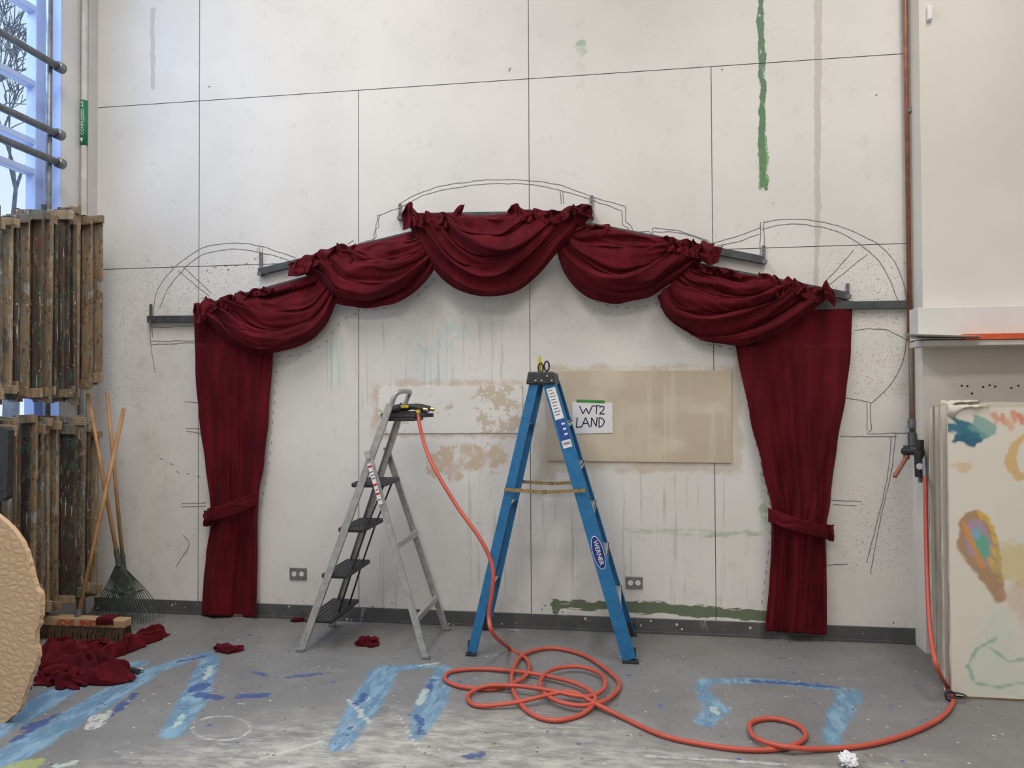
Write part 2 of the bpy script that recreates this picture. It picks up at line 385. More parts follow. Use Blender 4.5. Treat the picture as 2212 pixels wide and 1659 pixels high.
att['smear']=sd_lines(PF,[(G((300,1700),(560,1650),(800,1610),(1100,1575),(1350,1600)),[.25,.3,.27,.15,.05]),(G((500,1680),(900,1655),(1400,1690)),[.3,.38,.3]),(G((1400,1680),(2000,1690)),[.1,.1])])
att['green']=sd_lines(PF,[(G((20,1660),(70,1650)),.05)])
att['front']=PF[:,1]+2.15
setattrs(me,att)
m,nt,b=newmat('floor_painted_concrete')
base=mixc(nt,mr(nt,noi(nt,1.6,3),0.35,0.7),(0.190,0.187,0.184),(0.228,0.225,0.22))
base=mixc(nt,math_(nt,'MULTIPLY',mr(nt,noi(nt,9,4,(1,1,1),0.75,(2,4,1)),0.45,0.8),0.5),base,(0.14,0.138,0.135))
base=mixc(nt,math_(nt,'MULTIPLY',mr(nt,noi(nt,4,4,(1,2,1),0.75,(7,4,1)),0.5,0.8),0.4),base,(0.33,0.325,0.315))
base=layer(nt,base,'front',(0.165,0.153,0.14),0.25,3,0.25,0.6,tex=(9,0.3,0.7))
base=layer(nt,base,'smear',(0.46,0.445,0.39),0.35,3,0.3,0.8,tex=(5,0.28,0.72,(0.8,2.0,1)))
base=layer(nt,base,'smear',(0.62,0.605,0.54),0.25,6,0.3,0.7,tex=(15,0.38,0.70,(0.5,1.3,1)),off=(4,4,4))
base=layer(nt,base,'lblue',(0.105,0.24,0.38),0.04,10,0.015,0.82,tex=(14,0.24,0.48))
base=layer(nt,base,'lblue',(0.28,0.45,0.56),0.03,18,0.02,0.68,tex=(12,0.42,0.64,(1.3,0.4,1)),off=(2,3,1))
base=layer(nt,base,'dblue',(0.035,0.075,0.24),0.045,20,0.008,0.82)
base=layer(nt,base,'pale',(0.52,0.62,0.52),0.03,30,0.006,0.7)
base=layer(nt,base,'whiteline',(0.58,0.58,0.55),0.008,25,0.005,0.8,tex=(30,0.32,0.52))
base=layer(nt,base,'green',(0.35,0.4,0.14),0.06,12,0.01,0.8)
base=splat(nt,base,(0.55,0.55,0.53),26,0.22,1.3,0.9);base=splat(nt,base,(0.42,0.43,0.43),60,0.28,4.3,0.65)
base=splat(nt,base,(0.06,0.12,0.3),13,0.22,8.3,0.9);base=splat(nt,base,(0.07,0.07,0.07),35,0.3,6.1,0.8)
base=splat(nt,base,(0.35,0.47,0.53),16,0.18,9.9,0.8)
nt.links.new(base,b.inputs['Base Color']);
b.inputs['Roughness'].default_value=0.5
bp=N(nt,'ShaderNodeBump');bp.inputs['Strength'].default_value=0.1;bp.inputs['Distance'].default_value=0.01
nt.links.new(noi(nt,50,2),bp.inputs['Height']);nt.links.new(bp.outputs[0],b.inputs['Normal'])
me.materials.append(m)
floor=bpy.data.objects.new('floor',me);floor['_abs']=(0,0,0);put(floor,kind='structure',label='grey painted concrete floor with blue paint marks and splatters')
mb=MB();mb.ribbon([onZ(1392,1633,0.001),onZ(1540,1641,0.001),onZ(1700,1652,0.001)],0.025,(0,0,1));mk('floor_tape',mb,pm('worn_tape',(0.5,0.5,0.49),(0.3,0.3,0.3),20,0.7),floor)

# ------------------------------------------------------------ other room shell
mb=MB();mb.box((XL-0.3,-9.1,ZC),(7.6,0.1,ZC+0.1));mk('ceiling',mb,shellp,kind='structure',label='white ceiling')
mb=MB();mb.box((XL-0.3,-9.1,0),(7.6,-9.0,ZC));mk('wall_rear',mb,shellp,kind='structure',label='white wall')
mb=MB();mb.box((7.5,-9,0),(7.6,0.1,ZC));mk('wall_right',mb,shellp,kind='structure',label='white wall')
YB=-0.20
xb=onY(1990,400,YB).x
cream=pm('cream_paint',(0.73,0.70,0.64),(0.67,0.645,0.59),1.2,0.6)
zb=onY(2100,668,YB).z
YS=-0.42
zt=onY(2100,734,YS).z;zl=onY(2100,746,YS).z
mb=MB();mb.box((xb,YB,zb),(7.5,0.0,ZC));
mk('wall_bulkhead',mb,cream,kind='structure',label='cream painted protruding wall section')
xb2=onY(2000,1100,YB).x
mb=MB();mb.box((xb2,YB+0.02,0),(7.5,0.0,zb));
wl=mk('wall_recess',mb,pm('lower_cream',(0.78,0.74,0.67),(0.71,0.67,0.605),2,0.7),kind='structure',label='cream lower wall section with screw holes')
mb=MB()
for px,py in[(2078,833),(2090,834),(2138,832),(2150,835),(2200,833),(2124,836),(2185,838),(2100,850)]:
    c=onY(px,py,YB+0.017);mb.cyl(c,c+Vector((0,0.004,0)),0.006,8)
mk('screw_hole',mb,dark,wl)
mb=MB();a0=onY(1984,722,YB-0.14);mb.box((a0.x,YB-0.14,zt+0.012),(7.5,YB,onY(2000,664,YB-0.14).z))
mk('trim_1',mb,white,kind='structure',label='white boxed ledge trim',bevel=0.004)
sh=empty('wall_shelf',(xb,YB-0.1,zl),label='grey-white shelf board with orange front edge under the ledge',category='shelf')
x0=onY(1964,745,YB).x
mb=MB();mb.box((x0,YS,zl),(7.4,YB,zt));mk('shelf_board',mb,pm('shelf_grey',(0.66,0.64,0.59),(0.58,0.56,0.52),4,0.6),sh,bevel=0.004)
mb=MB();mb.box((onY(2085,730,YS-.01).x,YS-0.012,zt+0.001),(7.4,-0.345,onY(2100,721,YS-.01).z));mk('orange_edge_strip',mb,orange,sh,bevel=0.002)
for k,(a_,c_,dy) in enumerate([(1958,2075,0.0),(1945,2120,-0.06)]):
    xa=onY(a_,725,YS+dy).x;xc=onY(c_,725,YS+dy).x;z=zt+0.008+0.008*k
    mb=MB();mb.poly([(xa,YS-0.03+dy,z+0.006+0.014*k),(xc,YS-0.02+dy,z),(xc+0.02,-0.36,z),(xa+0.12,-0.345,z+0.002)],0.002,(0,0,1))
    mk('foam_board_sheet',mb,pm('grey_board',(0.6,0.59,0.57),(0.55,0.54,0.53),8,0.6),label='thin grey-white board sheet lying on the shelf',category='board',group='board sheets on the shelf')

mb=MB()
yw=onX(132,300,XL).y
zsill=1.0
mb.box((XL-0.25,yw,0),(XL,0.0,ZC))
mb.box((XL-0.25,-9,0),(XL,-2.6,ZC));mb.box((XL-0.25,-2.6,0),(XL,yw,zsill));mb.box((XL-0.25,-2.6,5.3),(XL,yw,ZC))
wallL=mk('wall_left',mb,pm('wall_left_white',(0.66,0.66,0.66),(0.6,0.6,0.61),2,0.6),kind='structure',label='white wall with tall window')
framem=pm('window_frame_daylight_tint',(0.50,0.62,0.92),(0.44,0.56,0.88),3,0.5)  # white frame and reveal, blue cast of the daylight mixed into the base colour
win=empty('window_1',(XL-0.15,-1.5,zsill),kind='structure',label='tall window with pale frame and horizontal glazing bars')
mb=MB();xf=XL-0.18
for y in(yw-0.04,-1.35,-2.55): mb.box((xf-0.03,y-0.04,zsill),(xf+0.05,y+0.04,5.3))
for py in(158,288,355,500,700,-10): 
    z=onX(20,py,xf).z;mb.box((xf-0.03,-2.6,z-0.022),(xf+0.04,yw,z+0.022))
mb.box((xf-0.03,-2.6,zsill),(XL+0.02,yw,zsill+0.04))
mk('window_frame',mb,framem,win,bevel=0.004)
mb=MB();mb.box((XL-0.2,yw-0.012,zsill),(XL+0.005,yw,5.3));mk('trim_2',mb,framem,kind='structure',label='pale window reveal lining')
mb=MB();mb.box((XL,-0.10,0),(XL+0.04,0,ZC))
mk('trim_3',mb,pm('corner_trim',(0.55,0.54,0.53),(0.5,0.49,0.49),3,0.6),kind='structure',label='grey-white corner trim post')
cp=empty('conduit_pipe',(XL+0.03,-0.13,0),label='white painted vertical pipe with green marker label',category='pipe')
def vpipe(name,px,Y,z0,z1,r,mat,parent=None,**kw):
    p=onY(px,400,Y);mb=MB();mb.cyl((p.x,Y,z0),(p.x,Y,z1),r,14);return mk(name,mb,mat,parent,smooth=True,**kw),p.x
_,xc=vpipe('pipe_run',181,-0.13,0.0,ZC,0.022,pm('pipe_cream',(0.6,0.58,0.52),None,4,0.5),cp)
p0=onY(181,218,-0.13);p1=onY(181,315,-0.13)
mb=MB();mb.cyl((xc,-0.13,p1.z),(xc,-0.13,p0.z),0.0245,16);gl=mk('pipe_marker',mb,pm('green_label',(0.01,0.22,0.1),None,10,0.5),cp,smooth=True)
def text_mesh(body,size,org,xd,yd,mat,name,parent,extr=0.0006,**kw):
    cu=bpy.data.curves.new('t','FONT');cu.body=body;cu.size=size;cu.extrude=extr;cu.align_x='CENTER';cu.align_y='CENTER'
    bo=kw.pop('bold',0)
    if bo: cu.offset=size*bo
    t=bpy.data.objects.new('t',cu);me=bpy.data.meshes.new_from_object(t)
    bpy.data.objects.remove(t)
    xd=Vector(xd).normalized();yd=Vector(yd);yd=(yd-xd*yd.dot(xd)).normalized();zd=xd.cross(yd)
    M=Matrix((xd,yd,zd)).transposed().to_4x4()
    me.transform(M);me.materials.clear();me.materials.append(mat)
    o=bpy.data.objects.new(name,me);o.location=org;o['_abs']=tuple(org);return put(o,parent,**kw)
zm=(p0.z+p1.z)/2
text_mesh('COMPRESSED AIR',0.032,Vector((xc+0.008,-0.158,zm+0.03)),(0,0,1),(-1,0,0),whitep,'marker_lettering',cp)
mb=MB();mb.poly([(xc-0.012,-0.157,p1.z+0.05),(xc+0.014,-0.157,p1.z+0.05),(xc+0.001,-0.157,p1.z+0.015)],0.001,(0,-1,0));mk('marker_arrow',mb,whitep,cp)
vpipe('thin_conduit_pipe',168,-0.12,0,ZC,0.014,white,label='thin white vertical conduit pipe in the corner',category='pipe')
Xp=XL+0.10
ends=[(128,145),(126,290),(128,352)]
for k,(px,py) in enumerate(ends):
    e=onX(px,py,Xp)
    r=empty('window_rail_pipe',e,label='grey steel pipe rail running across the window',category='pipe',group='pipe rails across the window')
    mb=MB();mb.cyl(e,(Xp,-3.2,e.z),0.024,16);mk('pipe_tube',mb,galv,r,smooth=True)
    mb=MB();mb.cyl(e+Vector((0,0.03,0)),e+Vector((0,-0.02,0)),0.036,16);mk('pipe_end_clamp',mb,galv,r,smooth=True)
e=onX(106,200,XL+0.06)
mb=MB();mb.cyl((e.x,e.y,0),(e.x,e.y,ZC),0.02,14);mk('steel_pole',mb,galv,smooth=True,label='vertical grey steel pole beside the window',category='pole')
# leafless tree, standing outside where it is seen through the panes
mb=MB();rt=random.Random(7)
def branch(p,d,l,r,dep):
    if dep==0 or p.x>XL-1.0: return
    q=p+d*l;mb.tube([p,(p+q)/2+Vector((rt.uniform(-.05,.05),rt.uniform(-.07,.07),0))*l,q],r,5,rs=[r,r*.85,r*.7],caps=False)
    for k in range(3):
        nd=(d+Vector((rt.uniform(-.45,.45),rt.uniform(-.8,.8),rt.uniform(-.4,.45)))).normalized();branch(q,nd,l*rt.uniform(.6,.82),max(r*.62,0.006),dep-1)
tp=onX(18,300,XL-3.4)
mb.tube([(tp.x,tp.y,-0.3),(tp.x+.05,tp.y+.05,tp.z*0.5),(tp.x,tp.y,tp.z-1.6)],0.09,8,rs=[.10,.08,.06])
for k in range(3):
    branch(Vector((tp.x,tp.y,tp.z-1.6)),Vector((rt.uniform(-.2,.2),rt.uniform(-.6,.6),1)).normalized(),1.1,0.035,6)
mk('bare_tree',mb,pm('bark',(0.13,0.14,0.17),(0.2,0.21,0.24),10,0.9),label='leafless tree branches outside the window',category='tree')

# ------------------------------------------------------------ curtain bars
def bar(name,a,b_,off=0.035,h=0.05,ups=(),label='grey steel batten bar fixed on the wall'):
    A=Wp(*a,off);B=Wp(*b_,off);e=empty(name,A,label=label,category='metal bar')
    mb=MB();mb.beam(A,B,h,0.035,(0,0,1));mk('bar_rail',mb,steelg,e,bevel=0.003)
    for (px,py0,py1) in ups:
        mb=MB();p=Wp(px,py0,0.012);q=Wp(px,py1,0.012);mb.beam(p,q,0.022,0.006,(1,0,0));
        for s in np.linspace(0.1,0.9,5):
            c=p.lerp(q,s);mb.cyl(c+Vector((0,-0.0045,0)),c+Vector((0,-0.003,0)),0.004,8,1)
        mb.beam(Wp(px,py1,0.03),Wp(px+1,py1-8,0.03),0.03,0.05,(1,0,0))
        mk('bracket',mb,[galv,dark],e)
    return e
bar('curtain_bar',(862,469),(1282,463),ups=[(864,440,476),(1278,422,470)])
bar('curtain_bar',(560,588),(905,504),ups=[(563,545,596)])
bar('curtain_bar',(1225,480),(1648,562),ups=[(1650,530,570)])
bar('curtain_bar',(422,670),(700,594))
bar('curtain_bar',(1495,574),(1832,640),ups=[(1831,612,645)])
bar('curtain_bar',(320,690),(600,688),off=0.03,ups=[(326,657,698)])
bar('curtain_bar',(1700,662),(1962,658),off=0.03)

# ------------------------------------------------------------ swags
def swag(TL,TR,bot,off,sd,ruffles,N=6,label='',lean=0.25,amp=0.078,sag=14,NU=170,NV=170):
    bp_=resample(cat([Vector((x,y,0)) for x,y in bot],8),NU)
    TLv=Vector((*TL,0));TRv=Vector((*TR,0))
    rows=[]
    for i in range(NV):
        v=i/(NV-1);row=[]
        for j in range(NU):
            u=j/(NU-1)
            top=TLv.lerp(TRv,u)+Vector((0,sag*4*u*(1-u),0))
            P=top.lerp(bp_[j],v)
            env=0.25+0.75*math.sin(math.pi*min(max(u,0),1))**0.7
            wv=nz(u*1.5+sd,v*1.4,sd)*0.18+nz(u*3.5+sd*2,v*3)*0.06
            V=v+wv+lean*0.26*(u-0.5)*2
            crs=0.12*(u-0.5)*math.sin(math.pi*v)*(1 if nz(sd,v*2.5)>0 else -1)
            V+=crs
            ph=2*math.pi*(N*0.62*V+0.3)
            am=0.5+0.5*nz(u*1.8,v*3,sd+4)
            f=0.45*(0.5+0.5*math.cos(ph))**1.3*(0.5+0.9*am)
            f+=0.85*rid(u*0.8+sd,V*N*0.66,sd+1)*(0.4+1.1*am)
            f+=0.40*rid(u*1.4-sd,V*N*1.4+0.9*u,sd+2)
            f+=0.15*rid(u*3.0,V*N*2.9-u*1.5,sd+3)
            edge=min(1,(1-v)*9)*min(1,v*6+0.12)
            bul=math.sin(math.pi*min(1,v*1.05)**0.8)*0.045*env
            dep=off+0.012+bul+amp*env*f*(0.25+0.75*edge)
            dy=(8*env*math.sin(ph+nz(u*2,v*3,sd)*2)*(edge))
            if v>0.93: dep-= (v-0.93)/0.07*0.02
            hem=3.5*nz(u*9,sd)*v**8
            row.append(Wp(P.x,P.y+dy+hem,max(dep,off+0.004)))
        rows.append(row)
    mb=MB();mb.grid(rows)
    A=rows[0][0]
    e=empty('swag_valance',(A.x,0,A.z),label=label,category='curtain',group='draped velvet swags')
    mk('swag_drape',mb,velvet,e,smooth=True,solid=0.004)
    for (x0,y0,x1,y1,up,dn,k) in ruffles:
        rr=[];nU=int(abs(x1-x0)*1.5)+40;nV=20
        for i in range(nV):
            v=i/(nV-1);row=[]
            for j in range(nU):
                u=j/(nU-1);px=x0+(x1-x0)*u;py=y0+(y1-y0)*u
                upp=up*(0.5+0.95*nz(u*k*0.4,sd+3)+0.45*nz(u*k*1.3,sd));upp=max(upp,up*0.12)
                yy=py-upp+(upp+dn*(0.9+0.9*nz(u*k*0.4,sd)))*v
                taper=min(1,u*9,(1-u)*9)
                wob=0.9*nz(u*4,v*0.9,sd)+0.35*nz(u*k*0.8,v*2,sd)
                pha=2*math.pi*(u*k*0.8+wob)
                a=(0.030*(1-v)**1.2+0.012)*taper*(0.55+1.3*abs(nz(u*6,sd+7)))
                pin=1-0.6*math.exp(-((v-0.5)/0.14)**2)
                row.append(Wp(px+(6*math.sin(pha*0.5+v*2)+8*nz(u*k*.6,v*2,sd))*(1-v),yy+4*nz(u*k,v*3,sd)*(1-v),off+0.045+a*1.6*pin*math.sin(pha)+0.02*v+0.02*rid(u*k*.7,v*1.5,sd)))
            rr.append(row)
        m2=MB();m2.grid(rr);mk('gathered_heading',m2,velvet,e,smooth=True,solid=0.004)
    return e
swag((505,640),(700,588),[(420,668),(455,703),(500,745),(560,763),(620,757),(672,735),(705,700),(728,648)],0.075,1.3,[(420,664,505,645,24,26,6),(495,646,590,621,15,12,8)],label='outermost lower dark red velvet swag beside a grey bar end',lean=-0.25,sag=2,N=6)
swag((1496,568),(1650,600),[(1420,640),(1438,680),(1475,712),(1530,738),(1592,744),(1655,732),(1712,700),(1762,665),(1800,628)],0.075,7.7,[(1645,603,1803,636,24,24,10),(1495,572,1600,592,8,10,7)],label='dark red velvet swag overlapping the top of a long curtain',lean=0.25,sag=2,N=6)
swag((765,531),(908,496),[(620,572),(672,602),(705,645),(755,661),(815,664),(870,647),(915,612),(945,570)],0.11,3.1,[(622,574,770,536,26,28,9)],label='dark red velvet swag between a lower swag and the central one',lean=-0.2,sag=2)
swag((1250,480),(1445,515),[(1203,545),(1220,590),(1253,630),(1300,652),(1350,655),(1410,636),(1462,602),(1505,572),(1548,550)],0.11,5.9,[(1440,520,1552,548,24,24,8),(1238,486,1320,498,15,12,5)],label='dark red velvet swag with gathered heading near a bare bar end',lean=0.2,sag=2)
swag((985,461),(1112,458),[(872,466),(903,524),(938,582),(985,624),(1045,642),(1110,630),(1165,590),(1215,532),(1280,462)],0.155,9.4,[(870,470,997,462,36,28,9),(1098,458,1282,455,20,26,12)],label='central highest dark red velvet swag with ruffled heading',lean=0.0,sag=6,N=7)

# ------------------------------------------------------------ side curtains
def interp(ed,y):
    if y<=ed[0][1]:return ed[0][0]
    for (xa,ya),(xb_,yb) in zip(ed,ed[1:]):
        if y<=yb:
            t=(y-ya)/(yb-ya);t=t*t*(3-2*t)*0.5+t*0.5;return xa+(xb_-xa)*t
    return ed[-1][0]
def sidecurtain(LE,RE,y0l,y0r,y1l,y1r,NF,sd,tie,tail,label):
    rows=[];NV=170;NU=150
    for i in range(NV):
        v=i/(NV-1);row=[]
        for j in range(NU):
            u=j/(NU-1);yy=(y0l+(y0r-y0l)*u)*(1-v)+(y1l+(y1r-y1l)*u)*v
            xl=interp(LE,yy);xr=interp(RE,yy);wd=xr-xl
            d=abs(yy-tie[2])/95.0;pinch=math.exp(-d*d)
            px=xl+wd*u+1.5*nz(v*9,sd+u)*(1 if u in(0,1) else 0.2)
            uw=u+0.08*nz(u*1.5,v*1.2,sd)
            f=0.95*rid(uw*NF*0.58,v*0.55,sd,0.02)+0.40*rid(uw*NF*1.2,v*1.2,sd+3,0.02)
            f+=pinch*0.55*rid(uw*NF*1.6,v*3.5,sd+6)
            f+=0.06*nz(u*5,v*24,sd+5)+0.08*rid(u*3+v*4,v*7,sd+9)
            a=0.056*(0.6+0.4*min(1,v*4))*(1-0.3*pinch)
            if yy<745: a*=0.6
            round_=math.sqrt(max(0,1-(2*u-1)**2))
            dep=0.015+a*f+0.022*round_+0.035*pinch*round_
            if v>0.97: yy+=2.5*nz(u*9,sd)
            row.append(Wp(px,yy,max(dep,0.012)))
        rows.append(row)
    mb=MB();mb.grid(rows)
    e=empty('velvet_curtain',(rows[-1][NU//2].x,-0.03,rows[-1][0].z),label=label,category='curtain')
    mk('curtain_panel',mb,velvet,e,smooth=True,solid=0.004)
    (xa,ya),(xb_,yb),_=tie;rows=[]
    for i in range(14):
        v=i/13;row=[]
        for j in range(70):
            u=j/69;px=xa+(xb_-xa)*u;py=ya+(yb-ya)*u+(v-0.5)*29*(1+0.12*nz(u*3,sd))+4*math.sin(math.pi*u)
            dep=0.04+0.13*math.sin(math.pi*min(max(u,0.0),1))**0.42+0.003*math.sin(math.pi*v)+0.006*rid(v*2+nz(u*4,v,sd),u*1.5,sd)
            row.append(Wp(px,py,dep))
        rows.append(row)
    mb=MB();mb.grid(rows);tb=mk('curtain_tieback',mb,velvet,e,smooth=True,solid=0.006)
    rows=[]
    for i in range(24):
        v=i/23;row=[]
        for j in range(30):
            u=j/29;ra=1+0.3*nz(u*4,v*4,sd)
            px=tail[0]+(u-0.5)*tail[2]*ra;py=tail[1]+(v-0.5)*tail[3]*ra
            row.append(Wp(px,py,0.085+0.03*math.sin(u*9+3*nz(u*2,v*2,sd))*math.sin(math.pi*v)))
        rows.append(row)
    mb=MB();mb.grid(rows);mk('tieback_knot',mb,velvet,tb and e,smooth=True,solid=0.005)
sidecurtain([(419,660),(422,800),(430,900),(443,1000),(455,1085),(456,1130),(445,1200),(440,1260),(436,1332)],
            [(592,660),(590,760),(580,900),(570,1000),(560,1060),(556,1130),(556,1200),(553,1332)],655,660,1328,1334,5,2.2,
            ((448,1113),(558,1074),1092),(452,1120,24,34),'long dark red velvet curtain tied back, at the narrow pilaster side')
sidecurtain([(1575,700),(1592,760),(1620,900),(1645,1000),(1668,1100),(1667,1160),(1663,1250),(1653,1366)],
            [(1842,648),(1838,760),(1826,860),(1808,960),(1793,1080),(1782,1150),(1785,1220),(1786,1375)],650,650,1362,1372,6,5.2,
            ((1660,1112),(1792,1150),1130),(1788,1150,26,34),'long wide dark red velvet curtain tied back near the copper pipe')

# ------------------------------------------------------------ boards, sign, outlets
def wallboard(name,c,th,mat,label):
    mb=MB();mb.poly([Wp(x,y,th) for x,y in c],th-0.0015,(0,-1,0));return mk(name,mb,mat,label=label,category='board')
m,nt,b=newmat('tan_board')
base=mixc(nt,mr(nt,noi(nt,2.3,4),0.35,0.6),(0.64,0.56,0.44),(0.55,0.47,0.36))
base=mixc(nt,math_(nt,'MULTIPLY',mr(nt,noi(nt,2.2,3,(0.6,1,1.3),0.5,(7,7,7)),0.48,0.56),0.6),base,(0.49,0.41,0.31))
base=mixc(nt,math_(nt,'MULTIPLY',mr(nt,noi(nt,18,3,(1,1,0.08),0.5,(2,7,7)),0.54,0.66),0.4),base,(0.68,0.61,0.5))
nt.links.new(base,b.inputs['Base Color']);b.inputs['Roughness'].default_value=0.45
wallboard('tan_board',[(1180,802),(1580,800),(1580,1000),(1183,995)],0.011,m,'rectangular tan-painted board fixed on the wall')
m,nt,b=newmat('flaking_board')
tc=N(nt,'ShaderNodeTexCoord');sx=N(nt,'ShaderNodeSeparateXYZ');nt.links.new(tc.outputs['Object'],sx.inputs[0])
ax=math_(nt,'ABSOLUTE',math_(nt,'ADD',sx.outputs[0],0.12));msk=mr(nt,ax,0.26,0.42)
base=mixc(nt,mr(nt,noi(nt,2.3,3),0.3,0.6),(0.80,0.78,0.745),(0.74,0.72,0.685))
fl1=math_(nt,'ADD',noi(nt,7,4,(1,1,1.3),0.75,(1,3,3)),math_(nt,'MULTIPLY',msk,0.13))
base=mixc(nt,math_(nt,'MULTIPLY',mr(nt,fl1,0.58,0.62),0.85),base,(0.56,0.465,0.345))
base=mixc(nt,mr(nt,noi(nt,13,4,(1,1,1),0.75,(8,3,3)),0.55,0.57),base,(0.77,0.75,0.715))
nt.links.new(base,b.inputs['Base Color'])
wallboard('patch_board',[(818,838),(1128,831),(1129,935),(815,936)],0.008,m,'off-white patch board with flaking tan paint')
mb=MB();mb.poly([Wp(x,y,0.016) for x,y in[(1236,868),(1323,870),(1324,935),(1237,937)]],0.001,(0,-1,0))
sg=empty('paper_sign',Wp(1280,935,0.016),label='white paper sheet handwritten WT2 LAND taped on the wall',category='sign')
mk('paper_sheet',mb,paper,sg)
mb=MB();mb.poly([Wp(x,y,0.0175) for x,y in[(1246,863),(1306,865),(1307,871),(1245,869)]],0.001,(0,-1,0));mk('green_tape',mb,gtape,sg)
mb=MB()
for s in[[(1252,877),(1259,894),(1266,882),(1272,894),(1280,876)],[(1281,877),(1296,876)],[(1289,877),(1288,894)],[(1295,881),(1299,877),(1305,879),(1304,885),(1295,894),(1306,894)],
 [(1247,902),(1245,923),(1257,922)],[(1256,923),(1265,902),(1274,923)],[(1260,915),(1270,914)],[(1277,922),(1278,902),(1288,921),(1290,901)],[(1294,902),(1294,923),(1301,920),(1306,911),(1302,904),(1294,902)]]:
    P_=[Wp(x,y,0.0168) for x,y in s]
    for a_,c_ in zip(P_,P_[1:]): mb.beam(a_,c_,0.007,0.0005,(0,0,1) if abs((c_-a_).x)>abs((c_-a_).z) else (1,0,0))
mk('handwriting',mb,ink,sg)
def outlet(cx,cy,label):
    e=empty('wall_outlet',Wp(cx,cy,0),label=label,category='outlet',group='wall outlets')
    def bx(x0,y0,x1,y1,o0,o1,mat,name,bev=0.002):
        a=Wp(cx+x0,cy+y1,0);b2=Wp(cx+x1,cy+y0,0);mb=MB();mb.box((a.x,-o1,a.z),(b2.x,-o0,b2.z));mk(name,mb,mat,e,bevel=bev)
    bx(-18,-12,18,12,0,0.012,pm('outlet_steel',(0.30,0.30,0.29),None,20,0.4,0.6),'outlet_plate')
    for s in(-8,8):
        c=Wp(cx+s,cy,0);mb=MB();mb.cyl((c.x,-0.012,c.z),(c.x,-0.016,c.z),0.017,20)
        rc=mk('receptacle',mb,whitep,e)
        mb=MB()
        for dx,dz,h in((-0.005,0.004,0.006),(0.005,0.004,0.006),(0,-0.007,0.004)): mb.box((c.x+dx-.0012,-.0165,c.z+dz-h/2),(c.x+dx+.0012,-.0158,c.z+dz+h/2))
        mk('socket_slot',mb,dark,e)
outlet(645,1239,'horizontal double wall outlet in a grey steel plate')
outlet(1370,1258,'horizontal double wall outlet in a grey steel plate')

